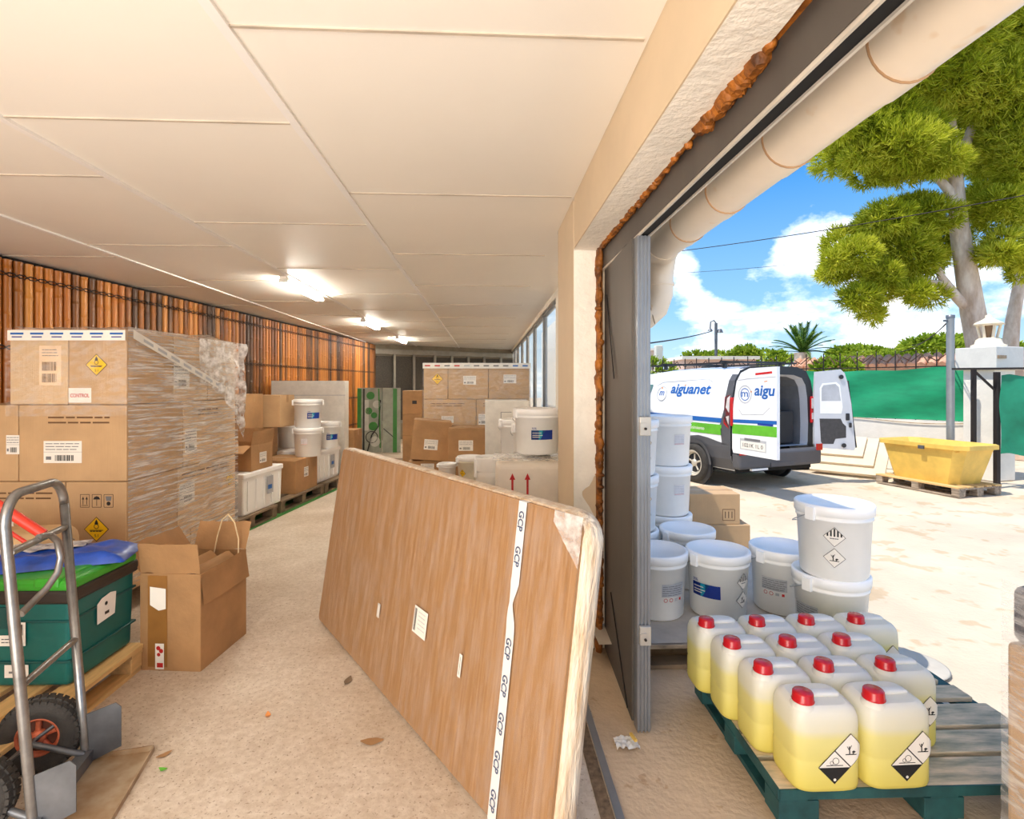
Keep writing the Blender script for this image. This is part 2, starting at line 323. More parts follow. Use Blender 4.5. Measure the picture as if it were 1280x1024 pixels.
yard=mat('sunlit_yard_concrete',(214,196,170),.9,var=.10,vs=.9,spots=(2.5,.56,(.84,.74,.62),.8),bump=.4,bs=30)
apron=mat('apron_concrete',(204,178,148),.95,spec=.1,var=.1,vs=2,spots=(9,.62,(.7,.6,.5),.6),bump=.3,bs=30)
b=MB(); b.face([(1.75,-6,-.01),(60,-6,-.01),(60,60,-.01),(.66,60,-.01),(.66,6.0,-.01),(1.75,6.0,-.01)])
struct('ground',b,yard,'pale sunlit concrete ground of the yard','ground')
b=MB(); b.face([(.45,-3,-.004),(1.75,-3,-.004),(1.75,6.0,-.004),(.83,6.0,-.004),(.83,3.77,-.004),(.52,3.77,-.004)])
struct('ground_apron',b,apron,'browner concrete strip just outside the doorway','ground')
b=MB().box((.485,.05,.001),(.03,6.1,.012)); b.mi=1; b.box((.44,.05,.001),(.05,6.1,.006)); struct('trim_threshold',b,[alu,mat('grit',(120,98,74),.95,var=.3,vs=40)],'metal threshold strip across the doorway floor','trim')
b=MB().box((-2.3,7.2,CZ+.03),(6.6,20.6,.06)); struct('ceiling',b,cream,'cream panelled ceiling of the storage room','ceiling')
b=MB().box((-2.4,7.2,CZ+.13),(6.9,20.8,.1)); struct('roof',b,conc,'unseen flat roof slab added over the storage room to block the sun','roof')  # unseen slab above the ceiling, added for sun shading
b=MB()
for x in(-.80,-1.99,-3.15): b.box((x,7,CZ-.006),(.035,19.6,.012))
struct('trim_1',b,trimw,'white joint strips running along the ceiling','trim')
b=MB().box((.545,.4,CZ-.008),(.05,6.8,.016)); struct('trim_2',b,mat('grey_trim',(196,190,184),.5),'grey metal edge strip where ceiling meets the door beam','trim')
b=MB()
for (x0,x1,y0) in((-.8,.52,1.66),(-1.99,-.8,2.27),(-3.15,-1.99,2.9),(-4.7,-3.15,1.9)):
    for k in range(-2,11):
        y=y0+1.42*k
        if -1<y<16.5: b.box(((x0+x1)/2,y,CZ-.002),(x1-x0-.03,.012,.006))
struct('trim_3',b,seamg,'thin cross joints between the ceiling panels','trim')
# left wall and bamboo
wa=V((-4.9,-3,0)); wb=V((-3.0,14.6,0)); wd=(wb-wa).normalized(); wang=math.atan2(wd.y,wd.x); WL=(wb-wa).length
b=MB().box((WL/2,.12,CZ/2),(WL,.1,CZ)); o=b.build('wall_left',mat('wall_behind_bamboo',(24,16,10),.9)); o.location=wa; o.rotation_euler.z=wang; tag(o,'long side wall behind the bamboo cladding','wall',None,'structure')
def bamboo_mat():
    m,nt,out=nodes('bamboo_poles'); tc=nt.nodes.new('ShaderNodeTexCoord'); s=nt.nodes.new('ShaderNodeSeparateXYZ'); nt.links.new(tc.outputs['Object'],s.inputs[0])
    d=nt.nodes.new('ShaderNodeMath'); d.operation='DIVIDE'; d.inputs[1].default_value=.094; nt.links.new(s.outputs[0],d.inputs[0]); f=nt.nodes.new('ShaderNodeMath'); f.operation='FLOOR'; nt.links.new(d.outputs[0],f.inputs[0])
    w=nt.nodes.new('ShaderNodeTexWhiteNoise'); w.noise_dimensions='1D'; nt.links.new(f.outputs[0],w.inputs['W'])
    n=noise_node(nt,2.5,(4,4,.8),4); mx=nt.nodes.new('ShaderNodeMath'); mx.operation='MULTIPLY_ADD'; mx.inputs[1].default_value=.45; nt.links.new(n.outputs['Fac'],mx.inputs[0]); 
    h=nt.nodes.new('ShaderNodeMath'); h.operation='MULTIPLY'; h.inputs[1].default_value=.8; nt.links.new(w.outputs[0],h.inputs[0]); nt.links.new(h.outputs[0],mx.inputs[2])
    r=ramp(nt,mx.outputs[0],[(.28,lin((84,54,26))),(.5,lin((150,90,30))),(.72,lin((186,112,38))),(.95,lin((208,140,62)))])
    p=nt.nodes.new('ShaderNodeBsdfPrincipled'); p.inputs['Roughness'].default_value=.4; nt.links.new(r.outputs[0],p.inputs[0]); nt.links.new(p.outputs[0],out.inputs[0]); return m
t=thing('bamboo_screen','tall screen of orange brown bamboo poles lining the left wall','screen',wa,wang)
b=MB(); k=int(2.0/.094)
while (k+.5)*.094<WL-.02:
    x=(k+.5)*.094; r=.038+random.uniform(-.003,.003); z=0; zs=[0]
    while z<2.62: z+=random.uniform(.32,.5); zs.append(min(z,2.63))
    pr=[]
    for a,c in zip(zs,zs[1:]): pr+=[(r*1.0,a+.004),(r*.97,a+.03),(r*.97,c-.03),(r,c-.01),(r*1.07,c)]
    b.lathe(pr,8,(x,.015,0)); k+=1
b.build('bamboo_poles',bamboo_mat(),t,fix=False)
tw=mat('black_binding_wire',(30,24,20),.7)
for z in(2.50,1.88,1.24,.6):
    b=MB()
    for s_ in(0,1):
        b.tube([(2+i*.047,-.03,z+(.014 if (i+s_*2)%4<2 else -.014)) for i in range(int((WL-2.1)/.047))],.005,4)
    b.build('binding_wire',tw,t)
# back wall
ba=V((-3.12,14.7,0)); bb=V((1.0,17.0,0)); bd=(bb-ba).normalized(); bang=math.atan2(bd.y,bd.x); BL=(bb-ba).length
b=MB().box((BL/2,.06,CZ/2),(BL,.1,CZ)); o=b.build('wall_back',mat('back_wall_grey',(140,128,110),.8)); o.location=ba; o.rotation_euler.z=bang; tag(o,'grey far end wall of the storage room','wall',None,'structure')
t=thing('mesh_partition','grey framed wire mesh partition across the far end','partition',ba,bang)
b=MB()
b.box((BL/2,-.03,2.47),(BL,.08,.14)); xs=[.03,.62,1.2,1.85,2.4,2.95,3.5,4.1,4.65]
for x in xs: b.box((x,-.03,1.22),(.07,.08,2.4))
b.box((BL/2,-.03,.5),(BL,.07,.08)); b.build('frame',mat('partition_grey',(150,146,136),.5,.3),t)
mm=mat('dark_mesh',(74,68,60),.7,var=.35,vs=60)
for a,c in zip(xs,xs[1:]): MB().box(((a+c)/2,0,1.45),(c-a-.08,.02,1.8)).build('mesh_panel',mm,t)
b=MB().box((-1.1,15.9,CZ-.07),(4.9,.1,.12),rz=bang); struct('trim_4',b,cream,'cream beam at the top of the far wall','trim')
# right side: door beam, pillar, glass wall
b=MB()
def rough(u,v,f): return f
b.box((.59,-.0,2.55),(.14,6.18,.36))
struct('beam',b,beige,'beige concrete beam above the loading doorway','beam')
b=MB().grid(lambda u,v:(.52+.14*v+(0 if v<.99 else .012*noise.noise(V((0,u*40,3)))),-3+6.1*u,2.362-.004*noise.noise(V((u*60,v*6,1)))),120,4); struct('beam_plaster',b,plaster,'rough white plastered underside of the door beam','beam')
b=MB(); b.box((.675,3.44,CZ/2),(.31,.66,CZ)); struct('pillar',b,beige,'beige pillar beside the loading doorway','pillar')
# ragged plaster reveal
def rev(u,v):
    z=v*2.37; e=.66+.014*noise.noise(V((z*9,0,5)))+.012*noise.noise(V((z*30,2,5)))
    g=max(0,1-abs(z-.92)/.12); e-=g*.075+ (.02 if z<.95 else 0)
    return (.522+(e-.522)*u,3.105-.006*noise.noise(V((u*8,z*12,0))),z)
b=MB().grid(rev,6,140); struct('pillar_plaster',b,plaster,'chipped white plaster on the pillar face in the doorway','pillar')
# foam
t=thing('expanding_foam','brown orange expanding foam squeezed around the door frame','foam',(0,0,0))
def blob(b,c,r,seed):
    rings=[]
    for i in range(1,6):
        a=PI*i/6; rings.append([b.b.verts.new(V(c)+V((r[0]*math.sin(a)*math.cos(q),r[1]*math.sin(a)*math.sin(q),r[2]*math.cos(a)))*(1+.25*noise.noise(V((seed,i,q))))) for q in [2*PI*k/9 for k in range(9)]])
    b.skin(rings)
b=MB()
z=.0
while z<2.4: 
    blob(b,(.668+random.uniform(-.006,.004),3.085+random.uniform(-.015,.0),z),(random.uniform(.012,.026),random.uniform(.02,.05),random.uniform(.015,.05)),z*9); z+=random.uniform(.012,.03)
b.box((.672,3.1,1.2),(.035,.03,2.4))
b.build('foam_beside_pillar',foamm,t)
b=MB(); y=3.05
while y>-.5:
    s_=1.2 if 1.22<y<1.6 else (.75 if y>2.0 else random.choice([.2,.45,.6]))
    if not(1.62<y<1.68 or .9<y<1.18): blob(b,(.668+random.uniform(-.006,.004),y,2.372+random.uniform(-.008,.004)),(.02*s_+.004,random.uniform(.012,.05),.028*s_+.002),y*7)
    y-=random.uniform(.012,.04)
b.box((.675,1.2,2.385),(.03,3.8,.02))
b.build('foam_under_beam',foamm,t)
# header track
t=thing('door_header_track','dark steel door header with a black slotted track','door track',(0,0,0))
MB().box((.72,.05,2.36),(.07,6.1,.22)).build('header',door_dark,t)
b=MB(); b.box((.692,.05,2.246),(.008,6.1,.016)); b.box((.742,.05,2.246),(.008,6.1,.016)); b.build('rail_edge',mat('pale_rail',(214,204,190),.4,.3),t)
MB().box((.717,.05,2.251),(.042,6.1,.012)).build('slot',blk,t)
# door leaf (structure)
t=bpy.data.objects.new('door_1',None); COL.objects.link(t); t.location=(.715,3.08,0); t.rotation_euler.z=0; tag(t,'dark grey steel door leaf folded open at the doorway','door',None,'structure')
b=MB(); b.bar((0,0,1.13),(-.028,-.68,1.13),.03,2.22); b.build('leaf',door_dark,t)
b=MB(); b.bar((-.022,-.08,2.08),(-.04,-.33,1.60),.004,.012); b.bar((-.026,-.2,.42),(-.042,-.6,.03),.004,.012); b.build('fold_seam',blk,t)
b=MB(); P=[(-.03,-.735),(.028,-.735)]
b.box((-.001,-.70,1.12),(.062,.05,2.24)); 
for x in(-.028,-.012,.004,.020): b.box((x,-.728,1.12),(.006,.012,2.24))
b.build('edge_profile',alu,t)
for z in(1.38,.44):
    h=MB().box((.0,-.742,z),(.05,.02,.085),bev=.003).box((-.012,-.754,z-.01),(.03,.012,.05)).build('hinge_plate',mat('pale_metal',(196,190,180),.4,.4),t)
    MB().lathe([(.006,0),(.006,.008)],10,(-.004,-.768,z-.01),'y').build('bolt',iron,h)
# windows of glass wall
b=MB(); b.box((.87,10.4,.2),(.08,13.2,.4)); b.box((.87,10.4,2.64),(.08,13.2,.08)); struct('wall_right',b,plaster,'low sill wall and head of the glazed side wall','wall')
b=MB(); b.box((.86,5.0,CZ/2),(.06,2.45,CZ)); struct('wall_right_solid',b,plaster,'short solid wall piece behind the pillar','wall')
fr=mat('window_frame_grey',(120,118,114),.4,.4)
ys=[6.2,7.7,9.3,10.9,12.5,14.1,15.7,17.0]
for i,(a,c) in enumerate(zip(ys,ys[1:])):
    w=bpy.data.objects.new('window_%d'%(i+1),None); COL.objects.link(w); w.location=(.87,(a+c)/2,.4); tag(w,['first','second','third','fourth','fifth','sixth','seventh'][i]+' tall glazed window from the pillar in the side wall','window',None,'structure')
    L=c-a; b=MB()
    for y in(-L/2+.02,L/2-.02): b.box((0,y,1.1),(.06,.04,2.2))
    b.box((0,0,2.17),(.06,L,.05)); b.box((0,0,.03),(.06,L,.06)); b.build('window_frame',fr,w); MB().box((0,0,1.1),(.008,L-.08,2.1)).build('pane',glassM,w)
# hidden side walls near / behind camera
b=MB().box((-2.2,-3.05,CZ/2),(5.4,.1,CZ)); struct('wall_front',b,beige,'plain wall behind the viewpoint','wall')
# fluorescent lights
def tubes(px,d,lab):
    x=-2.06; t=thing('ceiling_light',lab,'ceiling light',(x,d,CZ),0,'fluorescent ceiling lights'); MB().box((0,0,-.02),(.07,1.25,.035),bev=.004).build('housing',lampb,t)
    for s in(-.028,.028): MB().lathe([(.014,-.58),(.014,.58)],10,(s,0,-.055),'y').build('tube_lamp',lamp,t)
    [MB().box((0,s*.6,-.045),(.09,.03,.04)).build('end_cap',lampb,t) for s in(-1,1)]
tubes(0,6.1,'nearest lit fluorescent ceiling light over the cartons'); tubes(0,9.6,'middle lit fluorescent ceiling light over the storage room'); tubes(0,13.0,'farthest lit fluorescent ceiling light near the end wall')
# drain pipe outside
t=thing('gutter_pipe','thick cream plastic gutter pipe running above the doorway','pipe',(0,0,0))
pc=lambda y:(1.005,y,2.36+ .03*(3-y)*.5)
r=.092
MB().tube([pc(y) for y in(-2,0,1,2,2.95)],r,28,caps=False).build('main_pipe',pipe_m,t)
for y in(1.27,1.75,2.2,2.62): 
    o=MB().tube([(pc(y-.05)),(pc(y+.05))],r+.0045,28).build('collar',pipe_m,t); MB().tube([pc(y-.053),pc(y-.05)],r+.0055,28).build('stain_ring',pipe_s,o)
p=[(1.005,2.93,2.362),(1.015,3.02,2.345),(1.03,3.06,2.30),(1.035,3.08,2.2),(1.035,3.08,2.10),(1.01,3.09,2.02),(.95,3.10,1.96),(.87,3.11,1.92)]
MB().tube(p,[.098,.1,.085,.072,.072,.072,.068,.066],24).build('down_elbow',pipe_m,t)
MB().tube([(1.035,3.08,2.165),(1.035,3.08,2.15)],.079,24).build('coupling',pipe_m,t)
MB().tube([(.955,3.03,2.03),(.985,3.03,1.92)],.003,6).build('hose_clamp',rust,t)
MB().tube([(.99,3.03,2.32),(.93,3.06,2.28),(.905,3.08,2.2),(.90,3.1,2.1)],.0035,6).build('tie_wire',iron,t)
# ------------------------------------------------------------------ cartons
def carton(label,dims,loc,rz=0,group=None,m=card,cat='box',name='cardboard_box',arts=(),tape=True,rot=None,bev=.006):
    w,d,h=dims; t=thing(name,label,cat,loc,rz,group,rot)
    MB().box((0,0,h/2),(w,d,h),bev=bev).build('body',m,t)
    if tape:
        b=MB(); b.box((0,0,h+.0006),(w-.01,.05,.001)); b.box((w/2+.0008,0,h-.05),(.001,.05,.1)); b.box((-w/2-.0008,0,h-.05),(.001,.05,.1)); b.build('packing_tape',mat('clear_brown_tape',(176,134,84),.3),t)
    for nm,side,lay,u,v in arts:
        # side 'f' front(-y) 'r' right(+x) 't' top
        fm=flat((-w/2,-d/2,0),(1,0,0),(0,0,1)) if side=='f' else (flat((w/2,-d/2,0),(0,1,0),(0,0,1)) if side=='r' else flat((-w/2,-d/2,h),(1,0,0),(0,1,0)))
        art(nm,lay,lambda a,b_,c,fm=fm,u=u,v=v:fm(a+u,b_+v,c),t)
    return t
# --- big shrink-wrapped pallet stack, left
PX,PY=-2.44,3.72; SL=1.42; SW=1.62; srz=-.05
zb=[.145,.39,.906,1.43,1.945]
base=thing('wooden_pallet','pallet under the tall film-wrapped carton stack','pallet',(PX-.6,PY+.71,0),srz)
def pallet(t,w,d,deck=wood,blockm=None,h=.145,edge=None,gaps=5):
    blockm=blockm or deck
    for i in range(gaps):
        y=-d/2+.06+i*(d-.12)/(gaps-1); MB().box((0,y,h-.011),(w,.13 if i in(0,gaps//2,gaps-1) else .10,.022),bev=.002).build('deck_board',deck,t)
    for x in(-w/2+.05,0,w/2-.05): MB().box((x,0,h-.033),(.10,d,.022)).build('stringer_board',edge or blockm,t)
    for x in(-w/2+.05,0,w/2-.05):
        for y in(-d/2+.07,0,d/2-.07): MB().box((x,y,(h-.044+.022)/2),(.1,.13,h-.066),bev=.003).build('block',blockm,t)
    for y in(-d/2+.06,0,d/2-.06): MB().box((0,y,.011),(w,.1,.022)).build('bottom_skid',blockm,t)
pallet(base,1.0,1.36,woodd)
Ms=Matrix.Translation((PX,PY,0))@Matrix.Rotation(srz,4,'Z')
def stackbox(x0,x1,y0,y1,k,lab,m=card_l,arts=()):
    c=Ms@V(((x0+x1)/2,(y0+y1)/2,zb[k])); g='wrapped cartons on the tall left stack'
    return carton(lab,(x1-x0-.006,y1-y0-.006,zb[k+1]-zb[k]-.004),c,srz,g,m,arts=arts,tape=False)
def tl(w=.42): return [lines(0,0,w,2,.035,.011,brownp)]
ctrl=[[('r',0,0,.155,.10,paper)],[('t','CONTROL',.012,.036,.026,red,{'w':.13}),]]
hand=[[('r',0,0,.15,.27,mat('pink_label',(238,206,170),.6))],lines(.02,.24,.11,3,.02,.005,grey)+bars(.02,.10,.1,.06,brownp)+bars(.02,.02,.1,.06,brownp)]
stackbox(-.40,0,0,.5,3,'front right carton in the top layer of the wrapped stack',card,[('hazard_label','f',A_ox(0,0,.075),.19,.27),('control_label','f',ctrl,.0,.012)])
stackbox(-.80,-.40,0,.5,3,'front left carton in the top layer of the wrapped stack',card_l,[('shipping_label','f',hand,.2,.13)])
stackbox(-.40,0,.5,.96,3,'middle carton on the aisle side of the top wrapped layer',arts=[('shipping_label','r',A_ship(.2,.2),.1,.2)])
stackbox(-.40,0,.96,SL,3,'far carton on the aisle side of the top wrapped layer')
stackbox(-.80,-.40,.5,SL,3,'rear left carton in the top layer of the wrapped stack')
stackbox(-.74,0,0,.62,2,'carton with two white labels in the second layer of the wrapped stack',card,[('shipping_label','f',A_ship(.26,.15),.30,.2),('printed_text','f',tl(.42),.2,.43)])
stackbox(-1.25,-.74,0,.62,2,'carton with a double yellow hazard label beside the second layer corner',card,[('hazard_label','f',merge(A_ox(0,0,.085),A_ox(.085,-.075,.08)),.20,.25),('handling_symbols','f',A_icons(0,0,.055),.15,.38),('shipping_label','f',A_ship(.09,.13),.47,.25)])
stackbox(-.74,0,.62,SL,2,'aisle side carton behind the corner of the second wrapped layer',arts=[('shipping_label','r',A_ship(.16,.2),.1,.2),('printed_text','r',tl(.3),.2,.44)])
stackbox(-.42,0,0,.55,1,'carton with handling symbols and yellow diamond in the third wrapped layer',card,[('hazard_label','f',A_ox(0,0,.085),.21,.19),('handling_symbols','f',A_icons(0,0,.062),.1,.34)])
stackbox(-1.20,-.42,0,.55,1,'carton with a white label left of the diamond carton in the third layer',card,[('shipping_label','f',A_ship(.17,.13),.34,.25),('printed_text','f',tl(.4),.3,.43)])
stackbox(-.42,0,.55,SL,1,'aisle side carton of the third wrapped layer with printed text',arts=[('shipping_label','r',A_ship(.2,.17),.12,.3),('printed_text','r',tl(.7),.05,.45),('hazard_label','r',A_ox(0,0,.07),.76,.3)])
stackbox(-.5,0,0,.72,0,'near low carton at the foot of the wrapped stack',arts=[])
stackbox(-.5,0,.72,SL,0,'far low carton at the foot of the wrapped stack',arts=[('shipping_label','r',A_ship(.12,.14),.5,.12)])
t=thing('stretch_film','crumpled clear stretch film pulled round the tall carton stack','film',(PX,PY,0),srz)
def wr(u,v):
    y=u*(SL+.02)-.005; z=.2+v*1.76; return (.012+.008*noise.noise(V((y*5,z*14,0)))+.01*abs(noise.noise(V((y*2,z*3,4)))),y,z)
MB().grid(wr,70,90).build('side_film',fl_w,t,smooth=True)
def tf(u,v):
    s=u*1.3
    hump=.035*math.exp(-((v-.62)/.28)**2)*max(0,noise.noise(V((u*3,v*4,1)))+.5)+.012*noise.noise(V((u*9,v*9,2)))
    return (.02-u*.78,v*(SL+.04)-.01,1.955+max(0,hump))
MB().grid(tf,50,60).build('top_film',fl_h,t,smooth=True)
def ff(u,v): return (-.82+.83*u,-.006-.004*noise.noise(V((u*8,v*6,0))),1.35+v*.6)
MB().grid(ff,30,20).build('front_film',fl_t,t,smooth=True)
def cf(u,v):
    z=1.95-v*(.38+.55*u**2); y=SL*.55+u*(SL*.45+.05); return (.03+.05*abs(noise.noise(V((y*6,z*5,7))))*(.3+u)+.02*u,y,z)
MB().grid(cf,30,30).build('crumpled_film',fl_h,t,smooth=True)
tp=[[('r',-.80,1.865,0,1.935,paper)],sum([[('r',-.78+k*.135,1.905,-.69+k*.135,1.918,blue),('r',-.77+k*.135,1.885,-.70+k*.135,1.893,navy)] for k in range(6)],[])]
art('printed_tape',tp,flat((0,-.012,0),(1,0,0),(0,0,1)),t)
def dt(a,b_,c): y=a; return (.045+c,y,1.88-b_*0+ b_ - .42*(a/1.25))
art('printed_tape',[[('r',0,0,1.28,.06,offw)],[('r',.1+k*.15,.018,.2+k*.15,.04,lgrey) for k in range(7)]],dt,t)
# --- midground left row
rr=-.15
def pal(label,x,y,rz,w=.8,d=1.2,m=woodd,**k):
    t=thing('wooden_pallet',label,'pallet',(x,y,.0012),rz+PI/2); pallet(t,d,w,m,**k); return t
pal('dark pallet under the white crate by the bamboo wall',-2.93,5.95,rr,.8,1.0); pal('dark pallet under the brown box and stacked white buckets',-2.78,7.15,rr,.8,1.15); pal('farthest dark pallet of the row along the bamboo wall',-2.62,8.17,rr,.8,.85)
b=MB().box((-2.9,7.1,.0005),(1.15,3.9,.001),rz=rr); tag(b.build('green_mat',mat('green_carpet',(60,120,50),.95,var=.15,vs=30)),'strip of green matting under the pallets by the bamboo wall','mat')
def crate(lab,dims,loc,rz):
    w,d,h=dims; t=thing('white_crate',lab,'crate',loc,rz,'white plastic crates'); MB().box((0,0,h/2-.02),(w,d,h-.04),bev=.02,taper=.97).build('body',white,t); MB().box((0,0,h-.03),(w+.02,d+.02,.06),bev=.012).build('lid',whiteB,t)
    b=MB(); 
    for k in range(5): b.box((w/2+.002,-d*.4+k*d*.2,h*.45),(.012,.014,h*.7))
    b.build('rib',whiteB,t); art('label_print',[[('r',.0,0,.13,.2,lgrey)],[('r',.02,.05,.1,.1,blue)]],flat((w/2+.012,d*.05,h*.35),(0,1,0),(0,0,1)),t); return t
crate('white plastic crate with lid at the near end of the pallet row',(.6,.78,.46),(-2.82,6.2,.145),rr)
crate('white plastic crate beside the brown box further down the row',(.6,.75,.46),(-2.63,8.05,.145),rr)
carton('narrow brown box standing just before the white crate',(.5,.28,.44),(-2.93,5.60,.145),rr,m=card_d)
carton('brown box with white label between the two white crates',(.56,.6,.43),(-2.68,7.28,.145),rr,m=card_d,arts=[('shipping_label','r',A_ship(.12,.13),.28,.25)])
def openbox(lab,dims,loc,rz,m=card_d,flaps=((0,60),(1,70),(2,20),(3,40)),arts=(),name='open_cardboard_box',fl=.2):
    w,d,h=dims; t=thing(name,lab,'box',loc,rz); b=MB(); k=.006
    b.box((0,-d/2,h/2),(w,k,h)); b.box((0,d/2,h/2),(w,k,h)); b.box((-w/2,0,h/2),(k,d,h)); b.box((w/2,0,h/2),(k,d,h)); b.box((0,0,k/2),(w,d,k)); b.build('body',m,t)
    for s,a in flaps:
        a=math.radians(a); L=w if s in(0,2) else d; b=MB()
        nu=8
        def fm(u,v,s=s,a=a,L=L):
            e=(u-.5)*L; o_=v*fl; hgt=h+o_*math.cos(a)+.012*noise.noise(V((u*4,v*3,s))); out=o_*math.sin(a)
            return {0:(e,-d/2-out,hgt),1:(w/2+out,e,hgt),2:(e,d/2+out,hgt),3:(-w/2-out,e,hgt)}[s]
        b.grid(fm,nu,4); b.build('flap',m,t)
    for nm,side,lay,u,v in arts:
        fm=flat((-w/2,-d/2-.004,0),(1,0,0),(0,0,1)) if side=='f' else flat((w/2+.004,-d/2,0),(0,1,0),(0,0,1)); art(nm,lay,lambda a,b_,c,fm=fm,u=u,v=v:fm(a+u,b_+v,c+.004),t)
    return t
openbox('open brown box on top of the near white crate',(.42,.42,.28),(-2.74,6.15,.61),rr,flaps=((0,115),(1,10),(2,10),(3,60)),fl=.16,arts=[('shipping_label','r',A_ship(.14,.12),.22,.13)])
for x,y,z0,hh,lab in((-3.2,6.98,.145,.42,'hidden lower box under the left upper box by the bamboo'),(-3.2,6.98,.567,.42,'middle box in the column next to the bamboo'),):
    carton(lab,(.42,.42,hh),(x,y,z0),rr,m=card_d)
carton('upper brown box with small white label nearest the wrapped stack',(.40,.40,.45),(-3.17,6.98,.99),rr,m=card_d,arts=[('shipping_label','f',A_ship(.09,.11),.26,.25)])
carton('lower box of the column left of the stacked white buckets',(.38,.3,.84),(-3.19,7.62,.145),rr,m=card_d)
carton('upper brown box with white label left of the stacked buckets',(.42,.38,.43),(-2.93,7.3+.14,.988),rr,m=card,arts=[('shipping_label','f',A_ship(.1,.1),.1,.28)])
carton('large flat white carton standing against the bamboo wall',(1.18,.26,1.62),(-2.9,8.92,.0),0,m=offw,tape=False,arts=[('lid_line','f',[[('r',0,0,1.18,.01,lgrey)]],0.01,1.38)])
# ------------------------------------------------------------------ buckets
BR=.19; BH=.39
def bucket(lab,loc,rz,arts,cat='bucket',s=1,m=white,tabs=True,name='white_bucket',group=None):
    t=thing(name,lab,cat,loc,rz,group); r0,r1=.165*s,.182*s
    MB().lathe([(r0*.94,0),(r0,.012),(r0+(r1-r0)*.85,.31*s),(r1+.004,.312*s),(r1+.004,.322*s),(r1,.325*s),(r1,.36*s)],40).build('body',m,t)
    MB().lathe([(.186*s,.335*s),(.193*s,.338*s),(.194*s,.383*s),(.189*s,BH*s),(.176*s,BH*s+.001),(.173*s,BH*s-.006),(.001,BH*s-.006)],40).build('lid',whiteB,t)
    for a in(0.4,PI+.4): MB().box((.197*s*math.cos(a),.197*s*math.sin(a),.345*s),(.02,.05,.07*s),rz=a,bev=.003).build('handle_ear',whiteB,t)
    b=MB(); b.tube([(.2*s*math.cos(.4+PI*k/12),.2*s*math.sin(.4+PI*k/12),(.345-.10*math.sin(PI*k/12))*s) for k in range(13)],.003,6); b.build('handle',mat('handle_wire',(190,190,190),.3,.6),t)
    for nm,lay,ang in arts: art(nm,lay,cyl(r0,0,r1,.325*s,ang,0),t,slice_u=True)
    return t
DN=merge(A_nine(0,.235,.052),A_env(0,.125,.052)); DF=merge(A_flame(0,.235,.05),A_cor(0,.125,.05))
BL_=[[('r',-.09,.13,.09,.21,navy),('p',[(-.09,.13),(-.02,.13),(.03,.21),(-.09,.21)],teal)],[('t','55%',-.085,.218,.016,navy),('r',-.08,.15,-.02,.155,paper),('r',-.08,.165,0,.17,paper),('r',-.08,.185,-.01,.19,paper)]]
GL=[[('r',-.075,.15,.075,.225,lgrey)],lines(-.07,.21,.14,5,.013,.004,grey)+[('o',-.05,.13,.012,.003,red),('o',-.015,.13,.012,.003,red),('r',.01,.122,.03,.138,lgrey),('r',.045,.122,.06,.138,red)]]
GLs=[[('r',-.045,.17,.045,.25,mat('faint_label',(226,222,222),.6))],lines(-.04,.235,.08,5,.013,.003,lgrey)+[('r',-.04,.175,.04,.18,mat('faint_red',(226,170,166),.6))]]
def facing(x,y): return math.atan2(-y,-x)   # angle toward the viewpoint side
g='white lidded chemical buckets outside'
def OB(px,d,z,lab,arts,rz=0):
    x,y=W(px,d); a=facing(x,y); return bucket(lab,(x,y,z),0,[(n,l,a+o) for n,l,o in arts],group=g)
# offset positive angle => to the right in picture
PZ=.147
OB(820,3.32,PZ,'white bucket nearest the grey door post with worn lid',[('hazard_label',DN,-.95),('grey_label',GL,.62)])
OB(897,3.32,PZ,'white bucket with blue label beside the jerrycans',[('blue_label',BL_,-.42),('hazard_label',DN,.95)])
OB(977,3.38,PZ,'white bucket with grey label between the blue-label bucket and the stacked pair',[('grey_label',GL,-.25)])
OB(1038,2.93,PZ,'lower white bucket of the stacked pair behind the jerrycans',[('grey_label',GL,-.75)])
OB(1042,2.90,PZ+BH,'upper white bucket with two black diamond labels on the stacked pair',[('hazard_label',DN,.02)])
OB(859,3.80,PZ,'white bucket behind the blue-label bucket with only lid showing',[('grey_label',GL,-.9)])
for k,w_ in enumerate(('bottom','middle','top')):
    OB(834,4.26,PZ+k*BH,w_+' white bucket of the rear tall column by the door post',[('faint_label',GLs,.55)])
    OB(789,3.80,PZ+k*BH,w_+' white bucket of the front tall column half hidden by the door post',[('hazard_label',DF,.62)])
x,y=W(900,3.45); t=thing('wooden_pallet','old grey pallet under the white buckets outside the door','pallet',(1.46,3.54,0),.0); pallet(t,1.38,1.38,woodg,woodd,gaps=7,h=.14)
b=MB(); b.grid(lambda u,v:(.62+u*1.5,2.86+v*1.35,.1435+.0015*noise.noise(V((u*5,v*5,0)))),10,10); tag(b.build('hardboard_sheet',mat('worn_grey_board',(196,184,168),.95,spec=.1,var=.12,vs=4)),'worn grey sheet lying on the pallet under the buckets','sheet')
x,y=W(1048,2.93); 
carton('lower brown carton on the ground behind the white buckets',(.5,.4,.29),(*W(893,5.0),-.004),-.05,m=card)
carton('upper brown carton with handling symbols behind the white buckets',(.46,.38,.28),(*W(884,5.0),.287),-.05,m=card,arts=[('handling_symbols','f',[[('l',[(0,0),(.11,0),(.11,.1),(0,.1),(0,0)],.005,brownp)]+[('l',[(.025+.03*k,.02),(.025+.03*k,.08)],.006,black) for k in range(3)]],.3,.04)])
